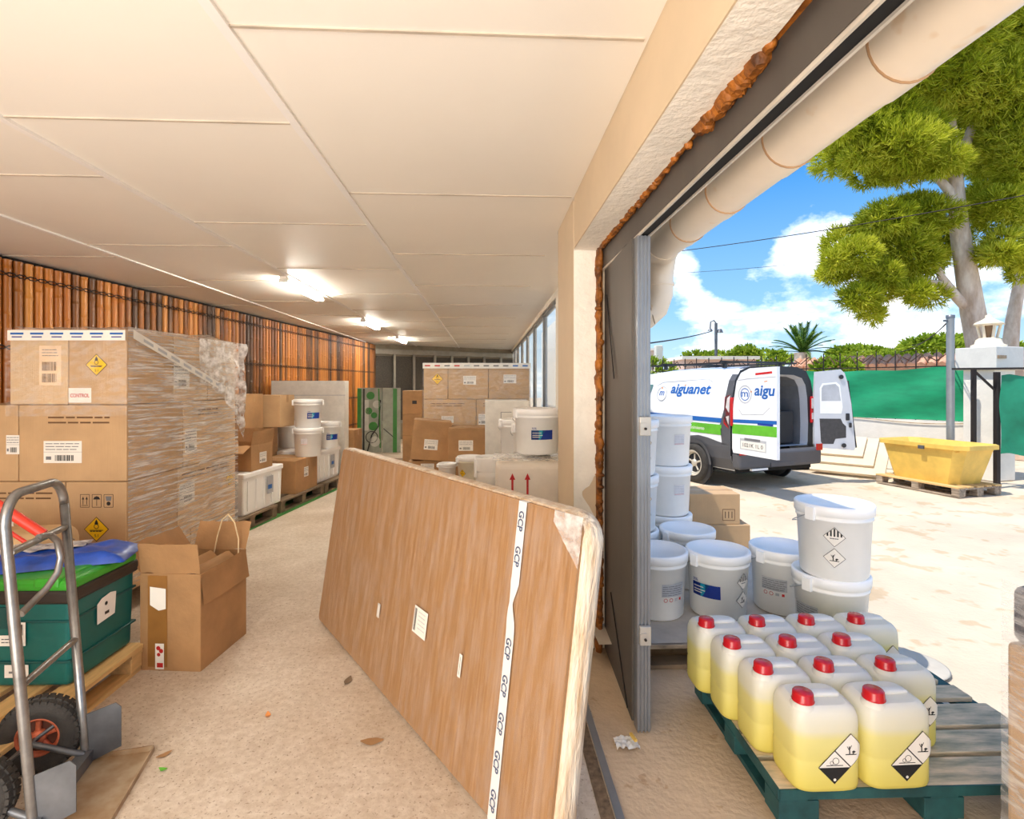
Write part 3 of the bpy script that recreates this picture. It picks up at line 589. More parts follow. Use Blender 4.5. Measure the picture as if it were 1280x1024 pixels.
# stripes on carton: nothing more
for (px,d,z,lab) in((385,7.3,.578,'lower white bucket of the pair on the brown box between the crates'),(385,7.3,.968,'upper white bucket of the pair on the brown box between the crates'),(409,8.0,.608,'single white bucket with blue label on the far white crate')):
    x,y=W(px,d); a=facing(x,y); bucket(lab,(x,y,z),0,[('blue_label',BL_,a+.45)] if 'lower' not in lab else [('faint_label',GLs,a-.3)],group='white buckets on the pallets by the bamboo wall')
x,y=W(363,8.05); bucket('white bucket half hidden behind the pair on the pallet row',(x,y,.608),0,[],group='white buckets on the pallets by the bamboo wall')
b=MB().box((1.95,13.3,1.65),(.1,9.2,3.3)); struct('wall_window_reflector',b,mat('reflector_white',(252,246,234),.9,var=.03),'added white wall outside that brightens the glazed side windows','wall')  # invented sunlit wall, added so the windows look bright white
# ------------------------------------------------------------------ interior centre & right
carton('far low brown box near the green panels',(.42,.4,.4),(*W(433,9.2),0),-.1,m=card_d); carton('brown box on the far low box near the green panels',(.42,.4,.38),(*W(433,9.2),.402),-.1,m=card_d)
gp=mat('green_graffiti_board',(150,154,140),.6,var=.15,vs=5); gg=mat('leaf_green_paint',(40,120,34),.5,var=.15,vs=8)
for (px,w_,lab,seed) in((462,.55,'left green and grey patterned panel leaning at the far wall',1),(489.5,.40,'right green striped grey panel leaning at the far wall',2)):
    t=thing('patterned_panel',lab,'panel',(*W(px,12.1),0),.1,None,(math.radians(-2),0,.1)); MB().box((0,0,.74),(w_,.06,1.48),bev=.005).build('board',gp,t)
    L=[]
    if seed==1:
        L=[('r',-w_/2,0,-w_/2+.09,1.46,gg),('r',-.15,.0,-.11,1.46,black),('c',.08,.6,.1,gg),('c',.1,.85,.07,gg),('c',.02,1.3,.09,gg),('c',.16,1.1,.09,mat('pale_grey_paint',(196,196,186),.6)),('c',.12,.25,.12,mat('pale_grey_paint',(196,196,186),.6)),('r',-.11,.5,-.02,1.2,mat('pale_grey_paint',(196,196,186),.6)),('c',-.02,.95,.08,gg),('l',[(-.05,0),(.05,.4),(.2,.6),(.24,1.2)],.03,black),('l',[(.2,1.46),(.22,.9),(.24,.1)],.03,gg),('o',.05,.35,.14,.02,black)]
    else: L=[('r',.03,0,.12,1.46,gg),('l',[(-.18,.55),(.1,.3)],.02,black)]
    art('painted_pattern',[L],flat((0,-.031,0),(1,0,0),(0,0,1)),t)
for k,(z0,z1) in enumerate(((0,.65),(.652,1.03),(1.032,1.45))):
    carton(['bottom','middle','top'][k]+' carton of the narrow column left of the large rear stack',(.34,.36,z1-z0),(*W(517,9.6),z0),0,m=card_d,arts=[('dark_sticker','f',[[('r',0,0,.08,.06,black)]],.17,.18)] if k==2 else [])
pal('pallet beneath the large rear carton stack',-.13,8.3,PI/2,1.55,.9)
def rb(x0,x1,z0,z1,lab,arts=(),m=card): return carton(lab,(x1-x0-.006,.8,z1-z0-.004),((x0+x1)/2,8.3,z0),0,'cartons of the large rear stack',m,arts=arts,tape=False)
rb(-.92,-.56,1.345,1.87,'left top carton with yellow diamond on the large rear stack',[('hazard_label','f',A_ox(0,0,.085),.2,.3)]); rb(-.56,.04,1.345,1.87,'middle top carton with a white label on the large rear stack',[('shipping_label','f',A_ship(.19,.13),.32,.28)]); rb(.04,.66,1.345,1.87,'right top carton with a white label on the large rear stack',[('shipping_label','f',A_ship(.19,.13),.32,.3)])
rb(-.92,-.14,.74,1.343,'left second-layer carton of the large rear stack',[('shipping_label','f',A_ship(.18,.1),.35,.3),('printed_text','f',tl(.5),.1,.53)]); rb(-.14,.66,.74,1.343,'right second-layer carton of the large rear stack',[('shipping_label','f',A_ship(.14,.16),.1,.3),('printed_text','f',tl(.5),.1,.53)])
rb(-.92,-.14,.147,.738,'left bottom carton of the large rear stack'); rb(-.14,.66,.147,.738,'right bottom carton of the large rear stack')
t=thing('stretch_film','clear film with printed tape band around the large rear stack','film',(0,0,0))
MB().grid(lambda u,v:(-.93+1.6*u,7.885-.006*noise.noise(V((u*9,v*9,0))),.8+v*1.09),30,30).build('front_film',fl_t,t,smooth=True)
MB().grid(lambda u,v:(.675,7.88+u*.84,.8+v*1.09),6,10).build('side_film',fl_h,t,smooth=True)
art('printed_tape',[[('r',-.93,1.80,.67,1.88,offw)],[('r',-.9+k*.145,1.83,-.82+k*.145,1.85,random.choice([blue,grey,red,lgrey])) for k in range(11)]],flat((0,7.872,0),(1,0,0),(0,0,1)),t)
carton('tilted brown box with white label leaning before the rear stack',(.48,.42,.50),(*W(537,6.9),.60),.1,m=card_d,rot=(0,math.radians(5),.1),arts=[('shipping_label','f',A_ship(.17,.13),.24,.2)])
carton('brown box supporting the tilted box',(.42,.5,.585),(*W(534,7.0),0),0,m=card_d,arts=[('shipping_label','f',A_ship(.17,.1),.24,.5)])
carton('brown box with white label right of the tilted box',(.5,.42,.42),(*W(587,6.8),.60),-.05,m=card_d,arts=[('shipping_label','f',A_ship(.18,.13),.22,.2)])
carton('brown box beneath the box right of the tilted one',(.5,.5,.595),(*W(587,6.85),0),0,m=card_d)
x,y=W(579,5.45); carton('low brown box carrying the two small white pails',(.55,.4,.55),(x-.04,y,0),0,m=card_d)
bucket('small white pail left of the yellow-label pail inside',(*W(559,5.5),.552),0,[],s=.5,name='small_pail',cat='pail')
xx,yy=W(588,5.4); bucket('white pail with yellow hazard label behind the wrapped board',(xx,yy,.552),0,[('hazard_label',A_ox(0,.12,.04),facing(xx,yy)-.7)],s=.72,m=mat('cream_plastic',(240,234,214),.4),name='small_pail',cat='pail')
bucket('pale tall drum between the pails and the carton with red arrows',(*W(613,4.9),.0),0,[],s=1,name='white_drum',cat='drum').scale=(.75,.75,2.3)
t=thing('white_carton','white film-wrapped carton with two red arrows behind the board','box',(.36,4.22,0),-.03)
MB().box((0,0,.485),(.56,.42,.97),bev=.05).build('body',mat('white_wrapped',(238,228,214),.5,var=.04,vs=6,bump=.4,bs=9),t)
AR=lambda x:[('l',[(x,0),(x,.16)],.016,red),('p',[(x-.022,.15),(x+.022,.15),(x,.2)],red)]
art('red_arrows',[AR(0)+AR(.115)],flat((-.15,-.2125,.69),(1,0,0),(0,0,1)),t)
MB().grid(lambda u,v:(-.3+.62*u,-.23+.45*v+.02*noise.noise(V((u*7,v*5,3))),.985+.02*abs(noise.noise(V((u*9,v*9,1))))),24,18).build('torn_film',fl_h,t,smooth=True)
xx,yy=.42,4.30; bucket('white bucket with blue label on the white carton beside the pillar',(xx,yy,1.01),0,[('blue_label',BL_,facing(xx,yy)+.25)],group='white buckets inside by the glass wall').scale=(1,1,.93)
for (bx,by,w_) in((.43,4.85,'second'),(.33,5.45,'third')):
    for k in range(3):
        q=BH+.0; bucket(('bottom','middle','top')[k]+' bucket of the '+w_+' white stack along the glass wall',(bx,by,.04+k*q+.0),0,[],group='white buckets inside by the glass wall').scale=(1,1,1)
    b=MB().box((bx,by,.02),(.42,.42,.036)); tag(b.build('wooden_board',woodg),'board under the '+w_+' bucket stack by the glass wall','board')
carton('tall white carton left of the bucket stacks by the glass wall',(.5,.45,1.38),(*W(633,6.2),0),0,m=offw,tape=False,arts=[('grey_lines','f',[[('l',[(.08,.9),(.08,1.25),(.2,1.25)],.006,grey)]],.1,0)])
# clutter on floor mid
t=thing('wooden_pallet','broken dark pallet on the floor before the rear boxes','pallet',(*W(497,10.0),0),.3); pallet(t,.8,.6,woodd,h=.12)
# ------------------------------------------------------------------ big wrapped board
BO=V((-1.11,3.57,.012)); BU=V((1.29,-1.92,0)).normalized(); BN=V((-BU.y,BU.x,0)); LEN=2.32; TT=.10
BV=(BN*.165+V((0,0,1.115))).normalized(); BHt=1.125; BNN=BU.cross(BV); 
if BNN.dot(BN)>0: BNN=-BNN      # front normal, toward the viewpoint
MBd=Matrix((BU,BV,-BNN)).transposed().to_4x4(); 
t=bpy.data.objects.new('wrapped_board',None); COL.objects.link(t); tag(t,'long brown cardboard-faced board wrapped in film leaning across the room','board'); t.matrix_world=Matrix.Translation(BO)@MBd
def rrect(w,h,r4,x0=0,y0=0,n=6):
    P=[]
    for (cx,cy,a0,r) in((x0+r4[0],y0+r4[0],PI,r4[0]),(x0+w-r4[1],y0+r4[1],1.5*PI,r4[1]),(x0+w-r4[2],y0+h-r4[2],0,r4[2]),(x0+r4[3],y0+h-r4[3],.5*PI,r4[3])):
        for k in range(n+1): a=a0+k*PI/2/n; P.append((cx+r*math.cos(a),cy+r*math.sin(a)))
    return P
bm_=mat('board_brown_cardboard',(172,132,92),.6,var=.05,vs=9,st=(9,.2,1),bump=.12,bs=60,bst=(6,.2,1),col2=(150,110,70))
edge_m=mat('crumpled_film_edge',(236,222,200),.35,col2=(200,164,124),vs=7,st=(5,.7,5),bump=.8,bs=14,bst=(3,.6,3))
b=MB(); P=rrect(LEN,BHt,(.03,.03,.06,.03)); b.prism(P,.018); b.build('face_board',bm_,t)
b=MB(); P=rrect(LEN+.012,BHt+.012,(.03,.03,.10,.03),-.006,-.004)
n=len(P); rings=[]
for k,(z,g_) in enumerate(((.012,-.002),(.02,.006),(.04,.016),(.07,.018),(.095,.01),(.115,-.02))):
    ring=[]
    for (x,y) in P:
        s=1 if x>LEN*.5 else .25
        cx,cy=(x-LEN/2)/(LEN/2),(y-BHt/2)/(BHt/2)
        j=.006*noise.noise(V((x*9,y*9,z*60)))
        ring.append(b.b.verts.new((x+cx*g_*s+(j if abs(cx)>.9 else 0),y+cy*g_*.4+(j*.5 if cy>.9 else 0),z)))
    rings.append(ring)
b.skin(rings); b.build('wrapped_edge',edge_m,t,smooth=True)
b=MB(); b.grid(lambda u,v:(u*LEN,v*BHt,-.003-.003*abs(noise.noise(V((u*20,v*6,0))))),60,30); b.build('face_film',film('board_film',.0,.10,6,(3,.6,1)),t,smooth=True)
b=MB(); b.grid(lambda u,v:(LEN-.13+.14*u,BHt-.17*(1-v)*(.25+.75*u)+.004,-.006-.006*abs(noise.noise(V((u*6,v*6,2))))),12,12); b.build('corner_film',film('corner_film_m',.25,.6,7,(2,2,1)),t,smooth=True)
def bmap(a,b_,c): return V((a,b_,-c-.006))
# decals: u right along board, v up. mirrored normal handled by sign
u0,v0=hit(655,640,BO,BU,BV); u1,v1=hit(617,1020,BO,BU,BV)
def tape_u(v):
    f=(BHt-v)/BHt; w_=.5 if abs(f-.33)>.06 else .2+abs(f-.33)*5
    return u0+(u1-u0)*(v0-v)/(v0-v1), w_
b=MB(); n=60
L=[]
for k in range(n+1):
    v=BHt*(1-k/n); u,w_=tape_u(v); f=k/n; w=.024 if not .26<f<.40 else .027*(.35+abs(f-.33)*9); w=min(w,.027); kink=.012*math.exp(-((f-.34)/.05)**2)
    L.append(((u-w-kink,v,-.009),(u+w-kink,v,-.009)))
b.face([L[0][0],L[0][1],(L[0][1][0],BHt+.008,.06),(L[0][0][0],BHt+.008,.06)])
for a,c in zip(L,L[1:]): b.face([a[0],a[1],c[1],c[0]])
tp=b.build('printed_tape',mat('tape_white',(232,230,228),.4,var=.03),t)
TL=[]
for v in(1.06,.93,.60,.47,.34,.21,.08):
    u,_=tape_u(v); TL.append(('t','GCP',u-.016,v+.03,.032,mat('tape_blue_grey',(84,96,124),.5),{'rot':-PI/2-.03,'w':.075}))
art('lettering',[TL],lambda a,b_,c:V((a,b_,-.0095-c)),tp)
def lab_at(px,py,w,h,lay,nm,rot=0):
    u,v=hit(px,py,BO,BU,BV); art(nm,lay,lambda a,b_,c:V((u+a,v+b_,-.008-c)),t)
lab_at(527,778,.1,.1,merge([[('r',-.065,-.06,.065,.06,paper)]],[[],bars(-.058,-.05,.02,.1,black,4)+lines(-.02,.04,.07,5,.018,.004,lgrey)]),'address_label')
lab_at(475,763,.1,.1,[[('r',-.016,-.035,.016,.035,paper)],[('l',[(-.01,-.03),(-.01,.03),(.01,.03),(.01,-.03),(-.01,-.03)],.002,grey)]],'small_sticker')
lab_at(577,832,.1,.1,[[('r',-.011,-.045,.011,.045,paper)],[('l',[(0,-.035),(0,.035)],.003,grey)]],'small_sticker')
# ------------------------------------------------------------------ teal bin on pallet, open box
t=thing('wooden_pallet','new pale wooden pallet under the teal tote','pallet',(-2.30,2.40,0),PI/2-.0); pallet(t,1.22,.84,wood,wood)
t=thing('storage_tote','teal plastic storage tote with bright green lid','tote',(-2.235,2.80,.148),-.03)
MB().box((0,0,.215),(.60,.44,.43),bev=.022,taper=.96).build('body',binT,t)
b=MB(); 
for z in(.12,.31): b.box((0,0,z),(.606,.446,.012),bev=.003)
b.box((-.02,-.222,.33),(.14,.01,.1)); b.build('rib',mat('teal_dark',(10,78,76),.45),t)
MB().box((0,0,.425),(.63,.47,.07),bev=.02).build('rim',binK,t)
b=MB(); b.box((0,0,.475),(.62,.46,.06),bev=.025); 
for k in(-1,1): b.box((k*.2,.0,.49),(.12,.474,.05),bev=.012)
b.build('lid',binG,t)
art('white_sticker',[[('p',[(0,0),(.12,.01),(.13,.12),(.09,.13),(.03,.12),(0,.1)],paper)],[('c',.06,.085,.01,black),('r',.05,.03,.08,.045,black)]],flat((.303,-.06,.22),(0,1,0),(0,0,1)),t)
art('white_sticker',[[('p',[(0,0),(.12,0),(.12,.11),(.06,.11),(.06,.05),(0,.05)],paper)],bars(.07,.05,.04,.05,black,4)+lines(.01,.03,.09,2,.015,.004,black)],flat((-.02,-.225,.2),(1,0,0),(0,0,1)),t)
art('white_sticker',[[('r',0,0,.11,.06,paper)],[('r',.02,.02,.08,.03,grey)]],flat((.0,-.221,.05),(1,0,0),(0,0,1)),t)
TX_=-2.235;TY_=2.82
# blue bundle on lid
t=thing('blue_plastic_case','crumpled blue plastic bag with papers on the green lid','bag',(TX_+.03,TY_+.03,.655),.25)
def bb_(u,v):
    x=(u-.5)*.66; y=(v-.5)*.34; e=min(1,6*min(u,1-u,v,1-v)+.0); return (x,y*(1-.3*abs(u-.3)),.002+.055*e**.5+.018*noise.noise(V((u*7,v*5,0)))*e)
b=MB(); b.grid(bb_,36,24); b.grid(lambda u,v:(bb_(u,v)[0],bb_(u,v)[1],.001),4,4); b.build('blue_sheet',blueP,t,smooth=True)
b=MB(); b.grid(lambda u,v:(-.27+.38*u,-.02+.13*v,.064+.02*noise.noise(V((u*6,v*5,9)))+.004*u),20,10); b.build('white_papers',mat('printed_paper',(226,222,218),.6,col2=(120,118,130),vs=14),t,smooth=True)
t=thing('brown_paper_sack','brown paper sack lying behind the blue bag','sack',(-2.74,3.10,.48),.15)
b=MB(); b.box((0,0,.13),(.7,.34,.27),bev=.08); b.build('sack_body',mat('sack_paper',(206,168,122),.8,var=.06,vs=6,bump=.5,bs=8),t,smooth=True)
art('faded_print',[[('o',.0,.0,.05,.012,lgrey),('r',-.04,.06,.04,.07,lgrey)]],flat((.12,-.172,.14),(1,0,0),(0,0,1)),t)
carton('brown box behind the tote holding up the paper sack',(.75,.4,.50),(-2.68,3.30,.0),0,m=card_d)
t=thing('crumpled_film_ball','loose clear film tucked behind the trolley bar','film',(-2.3,2.95,.655),0)
MB().grid(lambda u,v:(-.3+.25*u,.0+.2*v,.02+.05*abs(noise.noise(V((u*5,v*5,4))))),12,12).build('film_sheet',fl_h,t,smooth=True)
# open box
t=openbox('battered open brown box on the floor beside the teal tote',(.34,.44,.53),(-1.70,3.20,0),-.11,card_d,((0,8),(1,172),(2,22),(3,35)),name='open_cardboard_box',fl=.17,arts=[('torn_sticker','f',[[('p',[(0,0),(.05,-.03),(.09,-.02),(.09,.09),(0,.1)],paper)]],.06,.36),('striped_sticker','f',[[('r',0,0,.05,.14,paper)],[('c',.018,.115,.012,red),('c',.034,.10,.012,red),('c',.02,.08,.01,red),('r',.01,.01,.045,.035,red)]],.09,.01)])
MB().box((-.07,-.224,.27),(.11,.003,.5)).build('brown_tape',mat('wide_brown_tape',(150,104,52),.3),t)
MB().tube([(-.02,.19,.5),(.0,.2,.62),(.03,.2,.72),(.07,.2,.755),(.11,.2,.70),(.135,.2,.6),(.14,.19,.48)],.004,6).build('cord_loop',mat('cream_cord',(236,214,170),.6),t)
t=thing('packing_paper','folded paper and card scraps inside the open box','paper',(-1.70,3.20,.40),-.11)
b=MB(); b.grid(lambda u,v:(-.14+.28*u,-.16+.32*v,.06+.05*noise.noise(V((u*3,v*3,1)))),14,14); b.build('crumpled_sheet',paper,t,smooth=True)
b=MB(); b.grid(lambda u,v:(-.02+.16*u,-.18+.34*v,.12+.02*math.cos(u*9)),8,8); b.build('card_strip',card_i,t,smooth=True)
# ------------------------------------------------------------------ hand truck (grey steel)
FT=V((-1.65,2.27,0)); NT=V((-1.575,1.925,0)); 
hdir=(NT-FT).normalized(); fx=V((-hdir.y,hdir.x,0)); 
if fx.x<0: fx=-fx
wt=(NT-FT).length
t=thing('hand_truck','grey steel hand truck with pneumatic tyres standing at the left','hand truck',FT,0)
# local: a = along width (toward viewer), f = forward, z up
def LP(a,f,z): return hdir*a+fx*f+V((0,0,z))
lean=lambda z:-.085*z/1.2
pts=[]
pts=[LP(0,lean(.05),.05),LP(0,lean(1.08),1.08)]
for k in range(7):
    a=k*PI/12; pts.append(LP(.085-.085*math.cos(a),lean(1.08+.1*math.sin(a)),1.08+.1*math.sin(a)))
for k in range(7):
    a=k*PI/12; pts.append(LP(wt-.085+.085*math.sin(a),lean(1.18),1.08+.1*math.cos(a)))
pts+=[LP(wt,lean(.05),.05)]
MB().tube(pts,.0165,12).build('tube_frame',steel,t)
for z in(.985,.52): MB().tube([LP(0,lean(z),z),LP(wt,lean(z),z)],.013,10).build('crossbar',steel,t)
# rear loop handle/brace
pts=[LP(0.03,lean(.97),.97)]
for k in range(9):
    a=-PI/2+PI*k/8; pts.append(LP(.05+.02*k/8,lean(.9)-.10-.05*math.cos(a)*0-.06*k/8,.97-.02*k-.03*math.cos(a)))
PT=lambda px,py,d:V((*W(px,d),ZH(py,d)))
MB().tube([PT(px,py,d)-FT for px,py,d in((48,672,1.97),(62,668,2.02),(72,677,2.05),(76,697,2.06),(72,716,2.04),(58,736,2.0),(42,752,1.95),(26,768,1.89))],.0125,10).build('brace_loop',steel,t)
for a in(.0,wt):
    sgn=1
    b=MB(); P=[LP(a,.005,.0),LP(a,.125,.05),LP(a,.125,.215),LP(a,.105,.235),LP(a,lean(.2)+.005,.20)]
    fo=hdir*.002
    b.face([p+fo for p in P]); b.face([p-fo for p in P][::-1]); 
    for p,q in zip(P,P[1:]+P[:1]): b.face([p+fo,p-fo,q-fo,q+fo])
    b.build('wheel_guard',steel_d,t)
b=MB(); b.face([LP(-.01,0,.008),LP(wt+.03,0,.008),LP(wt+.03,.24,.004),LP(-.01,.24,.004)]); 
b.bar(LP(-.01,.24,.01),LP(wt+.03,.24,.01),.006,.022); b.bar(LP(-.01,0,.012),LP(-.01,.24,.012),.006,.026); b.build('toe_plate',rust,t)
b=MB(); b.bar(LP(0,.0,.03),LP(wt+.03,.0,.03),.05,.05); b.build('base_rail',steel_d,t)
# wheels behind
def wheel(parent,c,ax,r=.145,w=.085,rm=rimr,tread=True,name='wheel'):
    ax=V(ax).normalized(); X=V((0,0,1)); Y=ax.cross(X)
    g=bpy.data.objects.new(name,None); COL.objects.link(g); g.parent=parent; g.location=c
    b=MB(); k=r/.145; prof=[(.075*k,-w*.35),(.09*k,-w*.45),(.12*k,-w*.5),(.137*k,-w*.38),(r,-w*.2),(r*1.01,0),(r,w*.2),(.137*k,w*.38),(.12*k,w*.5),(.09*k,w*.45),(.075*k,w*.35)]
    b.skin([b.ring(ax*z,X,Y,rr_,36) for rr_,z in prof],closed=False,caps=False)
    b.build('tyre',rubber,g,fix=True)
    if tread:
        b=MB()
        for i in range(34):
            for j,(z,o) in enumerate(((-w*.28,0),(0,.5),(w*.28,0))):
                a=2*PI*(i+o)/34; c_=(X*math.cos(a)+Y*math.sin(a))*(r*1.0-(.006 if j!=1 else 0))+ax*z; tt=(-X*math.sin(a)+Y*math.cos(a)); n_=(X*math.cos(a)+Y*math.sin(a))
                M=Matrix((tt,ax,n_)).transposed().to_4x4(); M.translation=c_; b.box(None,(.019,w*.24,.012),M=M)
        b.build('tread_blocks',rubber,g)
    b=MB(); b.skin([b.ring(ax*z,X,Y,rr_,32) for rr_,z in(((.078 if tread else .096)*k,-w*.36 if tread else -w*.5),((.072 if tread else .09)*k,-w*.40 if tread else -w*.52),(.068*k,-w*.25),(.062*k,-w*.15))],caps=False); b.build('rim',rm,g); MB().skin([b2 for b2 in ()] or [],caps=False) if 0 else None
    b=MB(); b.skin([b.ring(ax*z,X,Y,rr_,28) for rr_,z in((.064*k,-w*.12),(.001,-w*.12))],caps=False); b.build('rim_well',mat('rim_well_dark',(96,52,36),.7) if tread else mat('rim_well_grey',(150,142,130),.5),g); b=MB(); b.skin([b.ring(ax*z,X,Y,rr_,20) for rr_,z in((.028*k,-w*.12),(.026*k,-w*.34),(.012*k,-w*.42),(.001,-w*.42))],caps=False); b.build('hub',rm,g)
    b=MB()
    for i in range(5):
        a=2*PI*i/5; b.tube([ax*(-w*.2)+(X*math.cos(a)+Y*math.sin(a))*.025*k,ax*(-w*.2)+(X*math.cos(a)+Y*math.sin(a))*.064*k],.011*k,6)
    b.build('spokes',rm,g); return g
axd=-hdir; axd=V((0,1,0))
wheel(t,LP(-.01,-.16,.145),-hdir); wheel(t,LP(wt-.02,-.21,.145),-hdir)
MB().tube([LP(-.01,-.16,.145),LP(wt-.02,-.21,.145)],.008,8).build('axle',steel,t)
b=MB(); b.tube([LP(-.04,-.155,.145),LP(.06,-.155,.145),LP(.02,-.0,.05)],.012,8); b.build('axle_bracket',steel_d,t); MB().tube([LP(.03,-.155,.15),LP(-.02,lean(.25),.24)],.007,8).build('axle_stay',steel_d,t); MB().tube([LP(wt-.03,-.2,.145),LP(wt,.0,.05)],.012,8).build('axle_bracket',steel_d,t)
# red hand truck behind
t=thing('hand_truck','red hand truck mostly hidden behind the grey one','hand truck',(-1.98,2.0,0),0)
b=MB(); b.tube([(-.05,.02,1.15),(.06,.02,.1)],.012,8); b.build('side_rail',redP,t,'red side rail')
MB().bar((-.03,.0,.78),(.07,-.0,.15),.004,.035).build('red_strip',redP,t)
b=MB(); b.bar((-.22,.1,.86),(-.16,-.02,.2),.06,.30); b.build('black_panel',darkK,t)
R0=V((-1.98,2.0,0)); MB().tube([PT(-8,628,2.35)-R0,PT(54,668,2.4)-R0],.022,14).build('red_grip',redP,t); MB().tube([PT(-8,652,2.35)-R0,PT(38,682,2.4)-R0],.009,8).build('red_bar',redP,t)
MB().tube([(-.06,-.04,.96),(.0,-.06,.95),(.035,-.07,.88),(.035,-.07,.78),(-.0,-.06,.70),(-.07,-.04,.66)],.016,10).build('grey_loop',steel,t)
# ------------------------------------------------------------------ teal pallet + jerrycans
t=thing('wooden_pallet','teal painted pallet under the yellow jerrycans outside','pallet',(1.635,2.19,0),-.02)
w,d,h=1.19,.79,.145
for i,(y,bw) in enumerate(((-.325,.14),(-.165,.13),(.0,.145),(.165,.10),(.325,.14))):
    x0=-w/2; x1=w/2-(.06 if i==4 else (.02 if i==3 else 0)); MB().box(((x0+x1)/2,y,h-.011),(x1-x0,bw,.022),bev=.003).build('deck_board',tealgrey,t)
for x in(-w/2+.05,0,w/2-.05): MB().box((x,0,h-.034),(.1,d,.022)).build('stringer_board',tealw,t)
for x in(-w/2+.07,0,w/2-.07):
    for y in(-d/2+.05,0,d/2-.05): MB().box((x,y,.062),(.145,.10,.078),bev=.003).build('block',tealw,t)
for x in(-w/2+.07,0,w/2-.07): MB().box((x,0,.011),(.1,d,.022)).build('bottom_skid',tealw,t)
b=MB(); b.box((0,-.397,h-.018),(w,.006,.036)); b.box((-w/2-.003,0,h-.018),(.006,d,.036)); b.build('painted_edge',tealw,t)
def can(lab,loc,rz):
    t=thing('jerrycan',lab,'jerrycan',loc,rz,'yellow-filled jerrycans on the teal pallet'); w,d,h=.244,.188,.285
    # body by superellipse rings
    b=MB(); prof=[(.90,0),(.97,.006),(1,.02),(1,.10),(.985,.105),(.985,.115),(1,.12),(1,.225),(.99,.25),(.94,.270),(.86,.284),(.72,.291)]
    rings=[]
    for s,z in prof:
        ring=[]
        for k in range(36):
            a=2*PI*k/36; c,s_=math.cos(a),math.sin(a); e=.42
            x=math.copysign(abs(c)**e,c)*w/2; y=math.copysign(abs(s_)**e,s_)*d/2
            ring.append(b.b.verts.new((x*(s if s>.95 else s+.0)+0,y*s,z)))
        rings.append(ring)
    b.skin(rings); o=b.build('body',canM,t,smooth=True)
    MB().box((.03,0,.295),(.11,.035,.016),bev=.007).build('carry_handle',canM,t,smooth=True)
    b=MB(); b.lathe([(.042,.0),(.042,.012),(.034,.02),(.032,.034)],20,(-.068,-.042,.272)); b.build('neck',canM,t)
    b=MB(); b.lathe([(.037,0),(.038,.003),(.0355,.007),(.034,.029),(.031,.033),(.001,.034)],24,(-.068,-.042,.296)); b.build('cap',capR,t)
    r=.036; s2=math.sqrt(.5)
    def R(lay): return lay
    a=.012;c=.092
    q=.058; L=merge([[dia(a,c,q,black),dia(a+q,c+q,q,black)]],[[],[dia(a,c,q*.95,paper),dia(a+q,c+q,q*.95,paper)]],[[],[],[('p',[(a,c-q*.95),(a+q*.95,c),(a-q*.95,c)],black)]+tree_fish(a+q,c+q,q*.8)+[('o',a+.004,c+.022,.012,.002,black),('o',a-.01,c+.016,.007,.0015,black),('l',[(a-.03,c+.007),(a+.03,c+.007)],.0025,black)]],[[],[],[],[('c',a,c-q*.72,.005,paper)]])
    art('hazard_label',L,lambda x,y,z:V((min(x,.09)+ (math.sin(min(1.3,max(0,x-.09)/.035))*.032),-d/2-z-.0012+(0 if x<.085 else .04*(1-math.cos(min(1.5,(x-.085)/.036)))),y)),t,slice_u=True,step=.012)
    return t
proto=None
rows=[(1.895,[1.13,1.39]),(2.086,[1.09,1.34,1.59]),(2.276,[1.06,1.305,1.55]),(2.486,[1.03,1.272,1.514,1.756])]
rn=['front','second','third','back']; cn={2:['left','right'],3:['left','middle','right'],4:['far left','centre left','centre right','far right']}
for i,(dd,xs_) in enumerate(rows):
    for j,x in enumerate(xs_):
        lb='%s jerrycan in the %s row on the teal pallet'%(cn[len(xs_)][j],rn[i]); loc=(x+.068,1.825+.197*i+.045,.147); rz=random.uniform(-.03,.03)-.02
        if proto is None: proto=can(lb,loc,rz)
        else: dup(proto,loc,rz,lb)
b=MB(); b.lathe([(.17,0),(.18,.01),(.17,.014),(.001,.012)],32,(*W(1137,2.95),-.0)); tag(b.build('bucket_lid',mat('dirty_lid',(196,186,170),.7,var=.1)),'dirty round bucket lid on the ground behind the jerrycans','lid')
# wrapped stack right edge
t=thing('wrapped_stack','dark film-wrapped goods on brown carton at the right picture edge','wrapped goods',(1.945,1.345,0),0)
b=MB(); b.box((0,0,.38),(.60,.5,.76),bev=.02); b.build('carton',card,t)
MB().box((0,0,.85),(.585,.49,.18),bev=.03).build('dark_bundle',mat('dark_bundle_m',(96,92,96),.5,col2=(40,44,60),vs=14,st=(1,1,4)),t)
MB().grid(lambda u,v:(-.307+.61*u,-.256-.008*abs(noise.noise(V((u*9,v*9,0)))),.02+.93*v),30,40).build('front_film',film('film_diag',.1,.55,6,(1,1,7)),t,smooth=True)
MB().grid(lambda u,v:(-.307-.008*abs(noise.noise(V((u*9,v*9,2)))),-.256+.51*u,.02+.93*v),30,40).build('side_film',film('film_diag2',.1,.5,6,(1,1,7)),t,smooth=True)
art('red_strip',[[('r',0,0,.3,.05,red)]],flat((-.24,-.268,.66),(1,0,-.35),(0,0,1)),t)
art('label_pocket',[[('r',0,0,.25,.2,mat('pocket',(206,176,130),.3))]],flat((-.25,-.266,.46),(1,0,0),(0,0,1)),t)
